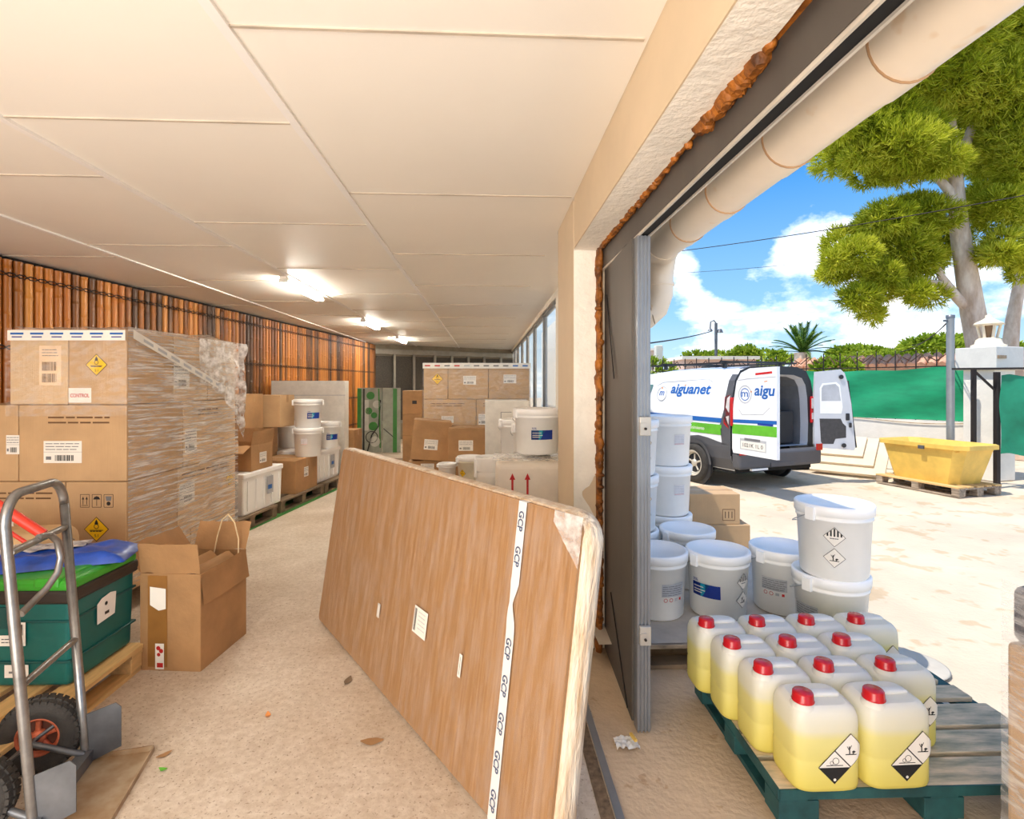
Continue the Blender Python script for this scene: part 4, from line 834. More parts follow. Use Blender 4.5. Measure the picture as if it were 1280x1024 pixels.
# tissue + scraps
t=thing('crumpled_tissue','crumpled white tissue on the ground at the foot of the door post','tissue',(*W(783,2.30),.0),0)
MB().grid(lambda u,v:((u-.5)*.10,(v-.5)*.08,.004+.03*abs(noise.noise(V((u*4,v*4,0))))),14,14).build('tissue_sheet',offw,t,smooth=True)
MB().box((.03,.0,.03),(.012,.05,.01),rz=.2).build('yellow_scrap',mat('yellow_scrap_m',(232,190,90),.6),t)
k=0
for (px,py,mm_,s,lab) in((204,963,green,.02,'tiny green scrap on the floor near the toe plate'),(205,945,card_d,.03,'brown leaf scrap on the floor near the toe plate'),(335,895,orange,.025,'small orange leaf on the open floor'),(465,928,card_d,.05,'brown stain-like dry leaf on the floor before the board'),(435,852,woodd,.04,'dark dry leaf near the board foot'),(408,770,orange,.02,'orange crumb on the floor at the board corner')):
    d=H*F/(py-HY); x,y=W(px,d); b=MB(); b.grid(lambda u,v:((u-.5)*s*2,(v-.5)*s*math.sin(PI*min(max(u,.05),.95)),.003+.012*abs(u-.5)),6,3); o=b.build('dry_leaf',mm_); o.location=(x,y,0); o.rotation_euler.z=px; tag(o,lab,'leaf')
# ------------------------------------------------------------------ van
VO=(4.44,7.92,0); VR=math.radians(20)
van=thing('delivery_van','white delivery van with both rear doors open in the yard','van',VO,VR)
PR=[(.80,.28),(.865,.45),(.885,.62),(.89,.95),(.865,1.35),(.80,1.62),(.70,1.77),(.50,1.835),(0,1.85)]
def half(z):
    for (a,za),(c,zc) in zip(PR,PR[1:]):
        if za<=z<=zc: return a+(c-a)*(z-za)/(zc-za)
    return .8
st_=[(0,1.0,0),(.04,1.0,0),(1.0,1.01,0),(1.6,1.01,-.03),(2.1,1.0,-.09),(2.6,.99,-.17),(2.9,.97,-.25),(3.3,.95,-.52),(3.55,.94,-.74),(4.0,.92,-.84),(4.15,.86,-.98),(4.2,.8,-1.1)]
b=MB(); rings=[]
for y,s,dz in st_:
    ring=[]
    P=[(x,z) for x,z in PR]+[(-x,z) for x,z in PR[-2::-1]]
    for x,z in P:
        k=(1.85+dz-.28)/(1.57); zz=.28+(z-.28)*k if True else z
        if dz<0: zz=min(z,1.85+dz-(1.85-z)*.15) if z>.95 else min(z,.28+(z-.28)*max(k,.6))
        ring.append(b.b.verts.new((x*s,y,zz)))
    rings.append(ring)
n=len(rings[0])
for a,c in zip(rings,rings[1:]):
    for i in range(n-1):
        f=b.b.faces.new((a[i],a[i+1],c[i+1],c[i])); f.smooth=True
b.b.faces.new(rings[-1]); b.build('body',vanW,van)
def vside(a,b_,c): return V((-(half(b_)*1.0+c+.004+.0089*min(1,max(0,-a))),-a,b_))
def vart(name,lay,lab=None,parent=None): return art(name,lay,vside,parent or van,lab,slice_u=True,slice_v=True,step=.09)
# grey lower cladding + D pillar
vart('side_cladding',[[('p',[(-2.2,.29),(0,.29),(0,.66),(-.25,.70),(-.45,.74),(-.65,.76),(-.95,.72),(-1.12,.5),(-2.2,.45)],vanG)]])
vart('rear_pillar_trim',[[('p',[(-.16,.66),(0,.66),(0,1.83),(-.10,1.83),(-.03-.1,1.2),(-.2,.95)],vanG)]])
vart('blue_stripe',[[('p',[(-2.3,.99),(-.17,.985),(-.17,1.055),(-2.3,1.06)],blue)]])
gs=vart('green_stripe',[[('p',[(-2.3,.80),(-.16,.80),(-.17,.955),(-2.3,.96)],green)],[('t','mantenimiento',-1.0,.85,.05,paper,{'w':.48})]])
vart('lettering',[[('t','aiguanet',-1.36,1.355,.215,blue,{'w':.92,'shear':.15}),('l',[(-1.05,1.54),(-1.0,1.56)],.015,orange)]])
vart('logo',[[('o',-1.58,1.40,.13,.014,lgrey),('t','m',-1.65,1.37,.075,blue,{'w':.13,'shear':.2}),('c',-1.6,1.5,.016,orange)]])
vart('tail_light_side',[[('p',[(-.13,.98),(-.02,.90),(-.02,1.42),(-.13,1.38)],tailR)],[('p',[(-.10,1.22),(-.03,1.14),(-.03,1.40),(-.08,1.36)],tailC),('p',[(-.09,1.08),(-.03,1.10),(-.03,.96)],tailC)]])
vart('body_crease_shade',[[('l',[(-1.75,1.54),(-1.6,1.60),(-.55,1.65),(-.42,1.60)],.012,lgrey)]])  # light grey line paints the shade along the pressed side crease
vart('front_window',[[('p',[(-2.75,1.15),(-1.98,1.10),(-1.86,1.56),(-2.2,1.56),(-2.5,1.45)],glassD)]])
# wheel arches and wheels
for sx in(-1,1):
    for wy in(.74,3.35):
        b=MB(); b.lathe([(.36,0),(.36,.03)],28,(sx*.895 if sx<0 else .865,wy,.30),'x'); b.build('wheel_arch',vanD,van)
        if sx<0:
            b=MB(); P=[(math.cos(a)*.40,math.sin(a)*.40) for a in [PI*k/14-.05 for k in range(15)]]; q=[(math.cos(a)*.34,math.sin(a)*.34) for a in [PI*k/14-.05 for k in range(15)]]
            for i in range(14): b.face([(-.93,wy+P[i][0],.31+P[i][1]),(-.93,wy+P[i+1][0],.31+P[i+1][1]),(-.915,wy+q[i+1][0],.31+q[i+1][1]),(-.915,wy+q[i][0],.31+q[i][1])])
            b.build('arch_lip',vanG,van)
        wheel(van,(sx*.84,wy,.31),(-sx*-1 if False else (1 if sx<0 else -1),0,0),.31,.20,rim,False)
MB().box((0,1.8,.34),(1.6,3.6,.2)).build('underbody',blk,van)
# rear: frame ring, interior
def loop(s,dz=0,y=0,zb_=.56):
    P=[(x*s,z) for x,z in PR[1:]]; P=[(x,max(z,zb_)+0) for x,z in P]; return P+[(-x,z) for x,z in P[-2::-1]]
b=MB()
outer=[(x,z) for x,z in PR[2:]]; outer=[(.885,.50)]+outer
inner=[(.72,.60),(.73,.66),(.74,.95),(.72,1.35),(.68,1.55),(.60,1.66),(.42,1.71),(0,1.72)]
outer=outer[:1]+[(.887,.62),(.89,.95),(.865,1.35),(.80,1.62),(.70,1.77),(.50,1.835),(0,1.85)]
def mirror(P): return P+[(-x,z) for x,z in P[-2::-1]]
O=mirror(outer); I=mirror(inner)
for i in range(len(O)-1): b.face([(O[i][0],0,O[i][1]),(O[i+1][0],0,O[i+1][1]),(I[i+1][0],.0,I[i+1][1]),(I[i][0],.0,I[i][1])])
b.build('rear_door_frame',vanD,van)
b=MB(); I2=[(x*.97,z*.985) for x,z in I]
for i in range(len(I)-1):
    b.face([(I[i][0],0,I[i][1]),(I[i+1][0],0,I[i+1][1]),(I2[i+1][0],.12,I2[i+1][1]),(I2[i][0],.12,I2[i][1])])
b.face([(-.72,0,.60),(.72,0,.60),(.70,.12,.60),(-.70,.12,.60)]); b.build('inner_door_frame',vanI,van)
b=MB(); 
for i in range(len(I2)-1): b.face([(I2[i][0],.12,I2[i][1]),(I2[i+1][0],.12,I2[i+1][1]),(I2[i+1][0],1.9,I2[i+1][1]),(I2[i][0],1.9,I2[i][1])])
b.face([(-.7,.12,.6),(.7,.12,.6),(.7,1.9,.6),(-.7,1.9,.6)]); b.face([(-.7,1.9,.6),(.7,1.9,.6),(.7,1.9,1.7),(-.7,1.9,1.7)]); b.build('cargo_lining',mat('cargo_grey',(120,122,126),.7),van)
MB().box((.1,.5,.88),(1.0,.7,.52),bev=.02).build('cargo_tool_chest',mat('dark_cargo',(40,40,42),.6),van)
b=MB(); b.box((0,-.07,.44),(1.74,.16,.26),bev=.05); b.box((0,-.13,.36),(.5,.06,.06)); b.build('rear_bumper',vanG,van)
MB().box((-.45,-.12,.30),(.32,.04,.03)).build('bumper_step',white,van)
for sx in(-1,1):
    tl_=MB().box((sx*.835,-.012,1.16),(.11,.05,.42),bev=.012).build('tail_light',tailR,van); MB().box((sx*.81,-.04,1.26),(.07,.012,.16)).box((sx*.81,-.04,1.06),(.06,.012,.1)).build('clear_lens',tailC,tl_)
    MB().box((sx*.80,-.15,.58),(.12,.02,.10)).build('reflector',tailR,van)
b=MB(); b.bar((-.6,.1,1.90),(-.6,2.2,1.90),.03,.03); b.bar((.6,.1,1.90),(.6,2.2,1.90),.03,.03)
for y in(.4,1.8): b.bar((-.68,y,1.92),(.68,y,1.92),.04,.03); [b.box((s*.6,y,1.86),(.05,.05,.08)) for s in(-1,1)]
b.build('roof_rack',vanD,van)
# doors
def dprof(w):  # outline in (u from hinge, z), outer edge curved at hinge side
    return [(0,.62),(.02,.56),(w,.56),(w,1.80),(.35,1.79),(.18,1.73),(.09,1.60),(.03,1.30),(0,1.0)]
ld=bpy.data.objects.new('rear_door',None); COL.objects.link(ld); ld.parent=van; ld.location=(-.82,-.02,0); ld.rotation_euler.z=math.radians(-95); ld['label']='open left rear door with lettering on its outer face'
M0=Matrix(((1,0,0,0),(0,0,-1,0),(0,1,0,0),(0,0,0,1)))
MB().prism(dprof(.84),.05,M0).build('door_shell',vanW,ld)
dm=flat((0,-.0505,0),(1,0,0),(0,0,1))
def dart(name,lay): return art(name,lay,lambda a,b_,c:(a,-.0505-c,b_),ld)
dart('green_stripe',[[('p',[(.005,.84),(.84,.86),(.84,1.0),(.0,.98)],green)]])
dart('blue_stripe',[[('p',[(.0,1.0),(.84,1.03),(.84,1.08),(.0,1.05)],blue)],[('r',.5,1.0,.78,1.03,navy)]])
dart('lettering',[[('t','aigu',.44,1.36,.19,blue,{'w':.37,'shear':.15}),('o',.26,1.42,.13,.014,lgrey),('t','m',.19,1.385,.07,blue,{'w':.13}),('o',.26,1.42,.09,.012,blue),('c',.38,1.46,.015,orange),('l',[(.62,1.60),(.68,1.61)],.012,orange)]])
dart('number_plate',[[('r',.16,.63,.66,.79,lgrey)],[('r',.18,.645,.64,.755,paper),('r',.25,.765,.55,.80,grey)],[('t','1021K 1L 0',.22,.672,.055,black,{'w':.38})]])
dart('red_brake_strip',[[('p',[(.46,1.69),(.76,1.71),(.76,1.74),(.46,1.72)],tailR)]])
dart('door_crease_shade',[[('l',[(.12,1.62),(.3,1.64),(.82,1.665)],.01,lgrey),('l',[(.14,1.2),(.2,1.13),(.6,1.15),(.72,1.25)],.008,lgrey)]])  # light grey lines paint the shading of the door's pressed creases
rd=bpy.data.objects.new('rear_door',None); COL.objects.link(rd); rd.parent=van; rd.location=(.82,-.02,0); rd.rotation_euler.z=math.radians(-28); rd['label']='open right rear door showing its inner trim'
def M1(P): return P
Pd=[(0,.62),(.02,.56),(.60,.52),(.62,.56),(.60,.80),(.56,1.25),(.50,1.6),(.46,1.74),(.40,1.80),(.02,1.76),(0,1.4)]
b=MB(); b.prism(Pd,.05,M0); b.build('door_shell',vanI,rd)
def rart(name,lay): return art(name,lay,lambda a,b_,c:(a,-.0505-c,b_),rd)
rart('inner_window',[[('p',[(.09,1.10),(.41,1.10),(.43,1.2),(.39,1.55),(.33,1.60),(.12,1.58),(.08,1.5)],white)],[('p',[(.11,1.30),(.40,1.30),(.37,1.52),(.32,1.57),(.14,1.55),(.11,1.5)],lgrey)]])
rart('dark_trim_panel',[[('p',[(.08,1.02),(.40,1.02),(.43,.95),(.48,.9),(.48,.72),(.32,.70),(.29,.62),(.12,.62),(.1,.66)],mat('trim_charcoal',(70,68,68),.7,var=.15,vs=20))]])
b=MB()
for (u,z) in((.40,1.68),(.44,.60)): b.lathe([(.035,0),(.03,.02),(.001,.022)],16,(u,-.072,z),'y')
for (u,z,s) in((.50,1.05,.05),(.54,.92,.035)): b.box((u,-.06,z),(s,.03,s*2.2),bev=.008)
b.build('latch_parts',vanD,rd)
MB().bar((.625,-.025,.56),(.50,-.025,1.62),.06,.012,up=(0,1,0)).build('seal_edge',vanD,rd)
# blue crate behind van
t=thing('blue_bin','blue plastic bin on the ground behind the van','bin',(*W(1003,10.0),0),.2); MB().box((0,0,.28),(.9,.6,.5),bev=.03,taper=.9).build('body',blueP,t); MB().box((0,0,.54),(.95,.65,.05),bev=.01).build('rim',blueP,t); MB().box((-.1,0,.025),(.7,.5,.05)).build('skid',blk,t)
# ------------------------------------------------------------------ fence wall, pillar, gate
fa=V((*W(1212,8.95),0)); fb=V((*W(1050,10.35),0)); fd=(fb-fa).normalized(); fang=math.atan2(fd.y,fd.x); FL=8.5
b=MB().box((FL/2,-.1,.46),(FL,.2,.92)); o=b.build('wall_yard',conc); o.location=fa; o.rotation_euler.z=fang; tag(o,'low white boundary wall across the yard','wall',None,'structure')
t=thing('yard_fence','spiked iron fence with green shade net on the low wall','fence',fa,fang)
# local x goes away to the left; viewer side is +y? decide by sign
vs_=1 if (V((0,0,0))-fa).dot(V((-fd.y,fd.x,0)))>0 else -1
fy=vs_*.06
def net(u,v):
    x=.02+u*(FL-.05); z=.93+v*(.90+.05*noise.noise(V((x*.9,0,0)))+.02*math.sin(x*5)); return (x,fy-.1+.03*noise.noise(V((x*1.7,z*1.5,3)))+.02*math.sin(z*9+x*3),z)
MB().grid(net,120,16).build('shade_net',meshG,t,smooth=True)
b=MB(); x=.15
while x<FL-.2:
    b.bar((x,-.1+fy*.3,.92),(x+random.uniform(-.01,.01),-.1+fy*.3,2.18),.016,.016)
    x+=.30
b.bar((0,-.1,1.88),(FL,-.1,1.88),.03,.02); b.build('spiked_bars',iron,t)
b=MB(); b.tube([(i*.2,-.1+vs_*.12,.90-.03*math.sin(i*.5)) for i in range(int(FL/.2))],.008,5); b.build('cable',rust,t)
b=MB()
for i in range(22):
    x=.2+i*.37; b.tube([(x,-.1,1.95),(x+.1,-.12,2.12),(x+.25,-.1,1.98),(x+.37,-.1,2.06)],.012,5)
b.build('twisted_vines',mat('dry_vine',(92,66,50),.9),t)
px_,py_=W(1236,8.75)
t=thing('gate_pillar','white painted gate pillar with square cap block','gate pillar',(px_,py_,0),.25)
MB().box((0,0,.9),(.50,.45,1.8),bev=.01).build('shaft',conc,t); MB().box((0,0,1.985),(.66,.6,.37),bev=.012).build('cap_block',mat('cap_concrete',(222,218,208),.85,var=.04,vs=5,bump=.2,bs=20),t); MB().box((-.22,-.31,2.0),(.18,.03,.05)).build('metal_plate',rust,t)
t=thing('stone_lantern','small white stone lantern on the gate pillar','lantern',(px_,py_,2.17),.25); lm=mat('lantern_stone',(244,226,196),.8,var=.05)
MB().lathe([(.24,0),(.24,.04),(.19,.06),(.17,.13),(.13,.16)],8).build('pedestal',lm,t)
b=MB()
for k in range(6): a=k*PI/3; b.tube([(.10*math.cos(a),.10*math.sin(a),.15),(.145*math.cos(a),.145*math.sin(a),.37)],.022,6)
b.build('light_box',lm,t); MB().lathe([(.06,.16),(.09,.37)],8).build('dark_core',mat('lantern_core',(150,120,90),.8),t); MB().lathe([(.13,.36),(.21,.38),(.19,.41),(.08,.47),(.045,.50),(.05,.53),(.001,.56)],8).build('roof_cap',lm,t)
t=thing('metal_pole','tall grey galvanised pole before the green net','pole',(*W(1188,8.45),0),0); MB().lathe([(.055,0),(.055,2.66)],14).build('pole_tube',polem,t); b=MB(); b.lathe([(.06,2.62),(.06,2.67),(.001,2.68)],14); b.box((-.07,0,2.58),(.08,.03,.03)); b.build('pole_cap',steel_d,t)
t=thing('yard_gate','dark iron gate frame hung with green shade net','gate',(*W(1217,8.1),0),0)
gx=V((*W(1246,8.0),0))-V((*W(1217,8.1),0)); ge=V((*W(1330,7.6),0))-V((*W(1217,8.1),0))
b=MB(); b.bar((0,0,.0),(0,0,1.80),.05,.05); b.bar(gx+V((0,0,0)),gx+V((0,0,1.75)),.06,.06); b.bar((-.3,.05,1.80),ge+V((0,0,1.80)),.03,.03); b.bar((.02,0,1.76),gx+V((0,0,1.45)),.03,.03); b.bar(gx*1.0+(ge-gx)*.45+V((0,0,0)),gx+(ge-gx)*.45+V((0,0,.6)),.02,.02); b.build('gate_frame',iron,t)
def gn(u,v):
    p=gx+(ge-gx)*u; z=.52+.03*noise.noise(V((u*4,0,0)))+v*1.18; n_=V((.0,-.05,0)); return p+V((0,-.06+.05*noise.noise(V((u*5,z*2,1))),z))
MB().grid(gn,30,20).build('shade_net',mat('green_net_blueish',(20,130,98),.7,var=.15,vs=4),t,smooth=True)
# tank on pallet
tx,ty=W(1199,7.25); rz=math.radians(14); M=Matrix.Rotation(rz,3,'Z'); c=V((tx,ty,0))+M@V((.42,.6,0))
t=thing('wooden_pallet','pale worn pallet under the yellow tank','pallet',c,rz+PI/2); pallet(t,1.2,.85,wood,woodg)
t=thing('yellow_tank','open yellow fibreglass mixing tank on a pallet','tank',(c.x,c.y,.147),rz)
b=MB(); 
def ring_(w,d,z,k=.0): return [b.b.verts.new((x*w/2,y*d/2,z)) for x,y in((-1,-.82),(-.7,-1),(.7,-1),(1,-.82),(1,.82),(.7,1),(-.7,1),(-1,.82))]
rs_=[ring_(.62,.92,0),ring_(.70,1.08,.28),ring_(.76,1.2,.50),ring_(.84,1.3,.50),ring_(.84,1.3,.56),ring_(.78,1.22,.56),ring_(.72,1.1,.46),ring_(.6,.9,.30)]
b.skin(rs_); 
for f in b.b.faces: f.smooth=False
b.build('tank_body',yelP,t); MB().box((-.43,-.1,.5),(.02,.08,.05)).build('latch',steel_d,t)
MB().grid(lambda u,v:(-.36+.72*u,-.55+1.1*v,.47),4,4).build('pale_contents',offw,t)
# cream slabs leaning
sc0=V((*W(1106,8.62),.03)); se1=(V((*W(1020,9.30),.03))-sc0).normalized(); sbk=V((-se1.y,se1.x,0)); sbk=-sbk if sbk.dot(V((sc0.x,sc0.y,0)))<0 else sbk
se2=(sbk*.75+V((0,0,.52))).normalized(); sn=se1.cross(se2); sn=-sn if sn.z<0 else sn
for k in range(3):
    L1=1.10-.17*k; L2=.92-.20*k; th=.045; cc=sc0+se1*(.17*k+L1/2)+se2*(.17*k+L2/2)+sn*(th*(k+.5)+.001*k)
    M=Matrix((se1,se2,se1.cross(se2))).transposed().to_4x4(); o=MB().box((0,0,0),(L1,L2,th),bev=.004).build('stone_slab',mat('cream_slab',(226,206,176),.8,var=.05)); o.matrix_world=Matrix.Translation(cc)@M; tag(o,['largest bottom','middle','smallest top'][k]+' cream slab of the stepped pile by the yard wall','slab')
# neighbour wall with tile coping
na=V((*W(1290,10.8),0)); nb=V((*W(990,15),0)); nd=(nb-na); 
t=thing('tiled_wall','pink tile-topped neighbouring wall behind the fence','wall',na,math.atan2(nd.y,nd.x)); L_=nd.length
MB().box((L_/2,0,1.0),(L_,.3,2.0)).build('wall_body',mat('pink_render',(214,184,160),.9),t)
b=MB(); x=0
while x<L_: b.tube([(x,-.35,1.98),(x,-.05,2.22),(x,.3,2.0)],.09,6); x+=.2
b.build('roof_tiles',mat('roof_tile',(222,168,138),.85,var=.15,vs=9),t)
# ------------------------------------------------------------------ vegetation
def blades(pts,dirs,L,wd,k,spread,name,m,parent,droop=0):
    n=len(pts); P=np.repeat(np.array(pts),k,0); D=np.repeat(np.array(dirs),k,0)+RS.normal(0,spread,(n*k,3)); D/=np.linalg.norm(D,axis=1)[:,None]
    LL=L*RS.uniform(.6,1.2,(n*k,1)); S=np.cross(D,RS.normal(0,1,(n*k,3))); S/=np.linalg.norm(S,axis=1)[:,None]; tip=P+D*LL; tip[:,2]-=droop
    vs=np.stack([P-S*wd/2,P+S*wd/2,tip+S*wd*.25,tip-S*wd*.25],1).reshape(-1,3); nf=n*k
    me=bpy.data.meshes.new(name); me.vertices.add(nf*4); me.vertices.foreach_set('co',vs.ravel()); me.loops.add(nf*4); me.loops.foreach_set('vertex_index',np.arange(nf*4,dtype=np.int32)); me.polygons.add(nf); me.polygons.foreach_set('loop_start',np.arange(nf,dtype=np.int32)*4); me.polygons.foreach_set('loop_total',np.full(nf,4,dtype=np.int32)); me.update(); me.validate(); me.materials.append(m)
    o=bpy.data.objects.new(name,me); COL.objects.link(o); o.parent=parent; return o
def clump(c,r,n,up=.35):
    d=RS.normal(0,1,(n,3)); d/=np.linalg.norm(d,axis=1)[:,None]; rad=RS.uniform(.55,1.0,(n,1))**.6; p=np.array(c)+d*rad*np.array(r); dd=d+np.array([0,0,up]); return p,dd
TD=13.0
tr=thing('pine_tree','big umbrella pine with thick bare trunk beyond the yard wall','tree',(0,0,0))
def TP(px,py,d=TD): x,y=W(px,d); return V((x,y,ZH(py,d)))
def br(P,R,name='branch'): MB().tube(P,R,10).build(name,bark,tr)
base_=V((*W(1232,TD),0))
MB().tube([base_,TP(1226,440),TP(1216,390),TP(1208,340),TP(1200,290),TP(1196,250),TP(1194,210),TP(1190,150)],[.33,.27,.25,.225,.2,.17,.14,.08],16).build('trunk',bark,tr)
br([TP(1198,262),TP(1186,238),TP(1172,222),TP(1155,213),TP(1140,200)],[.13,.11,.09,.07,.04]); br([TP(1210,385),TP(1196,372),TP(1186,358),TP(1176,345),TP(1168,325)],[.13,.11,.09,.08,.05]); br([TP(1186,356),TP(1160,352),TP(1130,346),TP(1095,338),TP(1075,325)],[.07,.06,.05,.04,.02]); br([TP(1130,346),TP(1110,355),TP(1085,360)],[.04,.03,.02]); br([TP(1196,210),TP(1215,160),TP(1240,120)],[.14,.1,.05])
br([TP(1209,330),TP(1235,320),TP(1262,310),TP(1290,315)],[.09,.07,.06,.03])
blobs=[(1205,40,95,55),(1150,95,75,45),(1090,160,60,38),(1060,185,42,28),(1135,170,70,38),(1190,130,70,42),(1240,110,70,60),(1270,60,70,70),(1170,215,50,26),(1100,215,48,24),(1235,200,60,40),(1275,180,50,60),(1060,150,35,22),(1160,20,60,40),(1215,250,45,28),(1265,260,45,30),
(1120,290,52,34),(1160,270,48,30),(1070,310,38,26),(1050,335,28,22),(1095,340,36,24),(1150,320,42,28),(1085,375,30,20),(1090,395,18,12),(1150,365,30,18),(1178,300,30,26),(1125,350,26,16),(1245,310,34,20),(1275,330,26,24),(1290,120,60,90)]
pp,dd=[],[]
for (px,py,rx,ry) in blobs:
    for q_ in range(4):
        near=1170<px<1240 and py>120; kx,ky=px+RS.uniform(-.5,.5)*rx,py+RS.uniform(-.5,.5)*ry
        d_=TD+RS.uniform(-.9,.7)+(1.6 if near else 0); c=TP(kx,ky,d_); s=d_/F*RS.uniform(.5,.68); n=int(rx*ry/7.5)
        a,b2=clump(c,(rx*s,rx*s*.9,ry*s),n); pp.append(a); dd.append(b2)
pp=np.concatenate(pp); dd=np.concatenate(dd)
blades(pp,dd,.20,.022,11,.6,'foliage',pineL,tr)
t2=thing('pine_tree','second leaning pine trunk behind the gate pillar','tree',(0,0,0)); MB().tube([V((*W(1262,15.6),0)),TP(1262,440,15.6),TP(1266,400,15.6),TP(1275,350,15.6),TP(1285,300,15.6),TP(1292,270,15.6)],[.22,.2,.17,.14,.11,.08],12).build('trunk',bark,t2)
a,c_=clump(TP(1296,250,15.6),(.7,.7,.5),260); blades(a,c_,.3,.028,10,.5,'foliage',pineL,t2)
# palm
pc_=V((*W(1003,15.5),ZH(441,15.5))); t=thing('palm_tree','palm with arching fronds rising behind the van','palm',(0,0,0)); MB().tube([V((pc_.x,pc_.y,0)),pc_],[.25,.22],10).build('trunk',bark,t)
for k in range(38):
    az=k*2.4; el=math.radians(RS.uniform(5,80)); L=1.05; pts=[]
    for i in range(8):
        s=i/7; r_=L*s; pts.append(pc_+V((math.cos(az)*math.cos(el)*r_,math.sin(az)*math.cos(el)*r_,math.sin(el)*r_*1.0-.45*s*s*(1.3-math.sin(el)))))
    b=MB()
    for i in range(7):
        p,q=pts[i],pts[i+1]; t_=(q-p).normalized(); sd=t_.cross(V((0,0,1))).normalized()
        for j in range(3):
            m_=p+(q-p)*(j/3); ll=.26*(1-.5*abs(i/7-.4)); 
            for sg in(-1,1): b.face([m_-t_*.014,m_+t_*.014,m_+t_*.11+sd*sg*ll*.5-V((0,0,.05*ll))+t_*.02])
            for sg in(-1,1): b.face([m_-t_*.02,m_+t_*.02,m_+t_*.12+sd*sg*ll*.35])
    b.tube(pts,.012,4); b.build('frond',palmL,t)
# bushes
def bush(name,lab,cat,c,r,n,L=.22,m=bushL,wd=.07):
    t=thing(name,lab,cat,(0,0,0)); a,b2=clump(c,r,n); blades(a,b2,L,wd,7,.7,'foliage',m,t); MB().tube([V((c[0],c[1],0)),V(c)],.05,6).build('stem',bark,t)
for px,py,d,rx,rz_,n,lab in((872,450,25,.9,.7,160,'round bright green bush left of the van roof'),(1045,452,11.9,.5,.28,150,'leafy shrub growing behind the fence near the van door'),(1092,444,17.5,.9,.3,150,'second leafy shrub rising above the tiled wall'),(1128,446,15.8,.8,.25,130,'third leafy shrub above the tiled wall'),(1165,430,20,1.0,.5,180,'rounded green tree crown beyond the tiled wall'),(1200,428,22,1.0,.5,150,'green crown left of the pine trunk'),(1255,432,22,.7,.4,100,'small green crown right of the pine trunk'),(1068,437,24,1.1,.4,150,'distant green shrubs above the fence'),(1110,440,28,1.4,.3,150,'farther distant shrubs above the fence'),(905,443,34,2.0,.5,240,'distant tree line left of the lamp post'),(955,443,30,1.6,.5,200,'distant grey green trees above the van roof'),(932,440,24,.6,.5,100,'spiky grey green bush above the van roof'),(812,462,14,.7,.5,120,'yellow green bush beside the door post')):
    x,y=W(px,d); bush('distant_bush',lab,'bush',(x,y,ZH(py+(9 if d<13 else 5),d)),(rx,rx,rz_*.8),int(n*1.6),.12 if d<20 else .22,wd=.05 if d<20 else .1)
# distant buildings etc
def bld(lab,px0,px1,ytop,d,m,dep=4):
    x0,y0=W(px0,d);x1,y1=W(px1,d); z=ZH(ytop,d); t=thing('distant_building',lab,'building',((x0+x1)/2,(y0+y1)/2,0),-.05); w=math.hypot(x1-x0,y1-y0)
    MB().box((0,dep/2,z/2),(w,dep,z)).build('walls',m,t); MB().box((0,dep/2,z+.05),(w+.2,dep+.2,.12)).build('parapet',conc,t); MB().box((w*.2,-.02,z-1.0),(w*.15,.04,.7)).build('window',glassD,t)
pk=mat('pink_building',(222,196,180),.9); bld('pale building beside the door post',770,826,438,28,pk); bld('low pinkish building above the van roof',855,945,449,20,mat('pink_building_2',(226,190,168),.9),2); bld('white house far above the fence',1100,1126,436,40,conc)
b=MB(); b.bar((*W(780,16.5),1.0),(*W(960,16.2),1.0),.15,2.0); struct('wall_far',b,conc,'pale far boundary wall behind the van','wall')
t=thing('lamp_post','thin street lamp post with curled arm in the distance','lamp post',(*W(895,24),0),0)
b=MB(); b.tube([(0,0,0),(0,0,ZH(404,24))],.07,8); zt=ZH(404,24); b.tube([(0,0,zt),(-.1,0,zt+.12),(-.25,0,zt+.05),(-.27,0,zt-.25)],.03,6); b.build('post_tube',steel_d,t)
MB().lathe([(.12,-.05),(.05,.05)],10,(-.27,0,zt-.3)).lathe([(.15,-.08),(.08,.08)],10,(.18,0,zt-.35)).build('lamp_head',steel_d,t)
t=thing('concrete_post','pale concrete utility post behind the van','post',(*W(823,15),0),0); MB().box((0,0,ZH(432,15)/2),(.2,.2,ZH(432,15)),bev=.02).build('post_shaft',conc,t)
def wire(lab,pts,r=.012):
    q=[]
    for (a,c) in zip(pts,pts[1:]):
        A=V((*W(a[0],a[2]),ZH(a[1],a[2]))); B=V((*W(c[0],c[2]),ZH(c[1],c[2])))
        for i in range(13): s=i/12; p=A.lerp(B,s); p.z-=.25*s*(1-s)*4*.4; q.append(p)
    b=MB(); b.tube(q,r,5); tag(b.build('overhead_cable',iron),lab,'cable')
wire('upper overhead cable crossing before the pine',[(780,322,16),(1330,235,9)],.010); wire('lower thin overhead cable left of the pine',[(780,344,18),(1100,318,14)],.006); wire('cable from the door post to the distant lamp post',[(700,440,8),(890,414,24)],.02); wire('thin stay cable from the grey pole',[(1188,398,8.45),(1140,432,12)],.008); wire('second thin stay cable from the grey pole',[(1188,400,8.45),(1125,440,12)],.008)
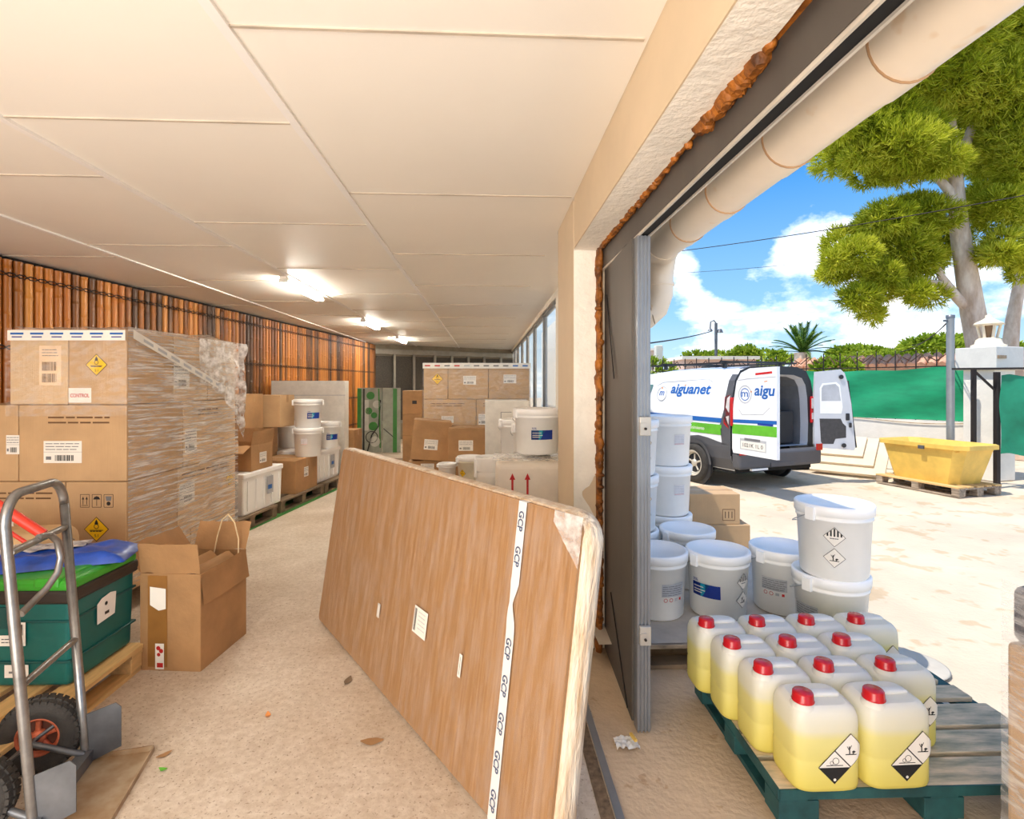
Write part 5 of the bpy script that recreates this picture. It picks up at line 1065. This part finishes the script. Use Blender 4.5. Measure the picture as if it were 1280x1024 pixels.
# ------------------------------------------------------------------ world, light, camera
def world():
    w=bpy.data.worlds.new('World'); bpy.context.scene.world=w; w.use_nodes=True; nt=w.node_tree; nt.nodes.clear(); N=nt.nodes.new; L=nt.links.new
    out=N('ShaderNodeOutputWorld'); bg=N('ShaderNodeBackground'); L(bg.outputs[0],out.inputs[0]); tc=N('ShaderNodeTexCoord'); s=N('ShaderNodeSeparateXYZ'); L(tc.outputs['Generated'],s.inputs[0])
    sky=ramp(nt,s.outputs[2],[(0,lin((196,222,242))),(.12,lin((142,192,232))),(.35,lin((66,142,214))),(1,lin((60,118,196)))])
    z=N('ShaderNodeMath'); z.operation='ADD'; z.inputs[1].default_value=.22; L(s.outputs[2],z.inputs[0])
    dv=N('ShaderNodeVectorMath'); dv.operation='DIVIDE'; cb=N('ShaderNodeCombineXYZ'); 
    for i in range(3): L(z.outputs[0],cb.inputs[i])
    L(tc.outputs['Generated'],dv.inputs[0]); L(cb.outputs[0],dv.inputs[1])
    n=N('ShaderNodeTexNoise'); n.inputs['Scale'].default_value=6.0; n.inputs['Detail'].default_value=9; n.inputs['Roughness'].default_value=.6; mp=N('ShaderNodeMapping'); mp.inputs['Scale'].default_value=(1,1,1.7); L(tc.outputs['Generated'],mp.inputs[0]); L(mp.outputs[0],n.inputs['Vector'])
    # bias blobs (direction, size, gain)
    acc=n.outputs['Fac']
    for (px,py,sz,g) in((1035,285,.075,.20),(985,330,.06,.12),(975,222,.045,.20),(860,332,.05,.14),(960,395,.12,.10),(860,400,.08,.06),(1100,400,.12,.10),(930,262,.08,-.22),(900,345,.04,-.12),(830,370,.05,-.08),(1085,235,.05,-.15),(1200,340,.15,.06),(1080,100,.3,-.2)):
        d=ray(px,py).normalized(); c=N('ShaderNodeVectorMath'); c.operation='DISTANCE'; c.inputs[1].default_value=d; nv=N('ShaderNodeVectorMath'); nv.operation='NORMALIZE'; L(tc.outputs['Generated'],nv.inputs[0]); L(nv.outputs[0],c.inputs[0])
        m=N('ShaderNodeMapRange'); m.interpolation_type='SMOOTHSTEP'; m.inputs[1].default_value=0; m.inputs[2].default_value=sz*1.5; m.inputs[3].default_value=g; m.inputs[4].default_value=0; L(c.outputs['Value'],m.inputs[0])
        a=N('ShaderNodeMath'); a.operation='ADD'; L(acc,a.inputs[0]); L(m.outputs[0],a.inputs[1]); acc=a.outputs[0]
    cl=ramp(nt,acc,[(.50,(0,0,0)),(.56,(.45,.45,.45)),(.66,(1,1,1))])
    n2=N('ShaderNodeTexNoise'); n2.inputs['Scale'].default_value=9; n2.inputs['Detail'].default_value=5; L(dv.outputs[0],n2.inputs['Vector']); cc=ramp(nt,n2.outputs['Fac'],[(.35,lin((206,216,234))),(.6,lin((255,255,255)))])
    mx=N('ShaderNodeMix'); mx.data_type='RGBA'; L(cl.outputs[0],mx.inputs[0]); L(sky.outputs[0],mx.inputs[6]); L(cc.outputs[0],mx.inputs[7]); L(mx.outputs[2],bg.inputs[0]); st=N('ShaderNodeMath'); st.operation='MULTIPLY_ADD'; st.inputs[1].default_value=.42; st.inputs[2].default_value=1.08; L(cl.outputs[0],st.inputs[0]); L(st.outputs[0],bg.inputs[1])
world()
def light(name,ty,loc,e,col=(1,1,1),size=1,aim=None,sy=None):
    l=bpy.data.lights.new(name,ty); l.energy=e; l.color=col; o=bpy.data.objects.new(name,l); COL.objects.link(o); o.location=loc
    if ty=='AREA': l.size=size; l.shape='RECTANGLE'; l.size_y=sy or size
    if ty=='SUN': l.angle=math.radians(.6)
    if aim is not None: o.rotation_euler=(V(aim)).to_track_quat('-Z','Y').to_euler()
    return o
light('sun_light','SUN',(-5,-3,12),3.6,(1,.95,.87),aim=(.40,.13,-.9))
light('fill_light_rear','AREA',(-1.6,-2.4,1.5),125,(1,.96,.9),3.0,aim=(-.05,1,.12),sy=2.0)  # added fill lamp behind the viewpoint, stands for no fixture
light('fill_light_up','AREA',(-1.8,-.9,.5),72,(1,.96,.9),2.4,aim=(0,.6,1))  # added fill lamp aimed upward to brighten the ceiling and its bounce
cam=bpy.data.cameras.new('camera'); co=bpy.data.objects.new('camera',cam); COL.objects.link(co); co.location=(0,0,H); co.rotation_euler=(PI/2,0,-TH)
cam.sensor_width=36; cam.lens=F/1280*36; cam.shift_y=-(512-HY)/1280; cam.clip_start=.05; cam.clip_end=300
sc=bpy.context.scene; sc.camera=co; sc.view_settings.view_transform='Standard'; sc.view_settings.look='None'; sc.view_settings.exposure=.42; sc.cycles.max_bounces=8; sc.cycles.diffuse_bounces=5; sc.cycles.transparent_max_bounces=12
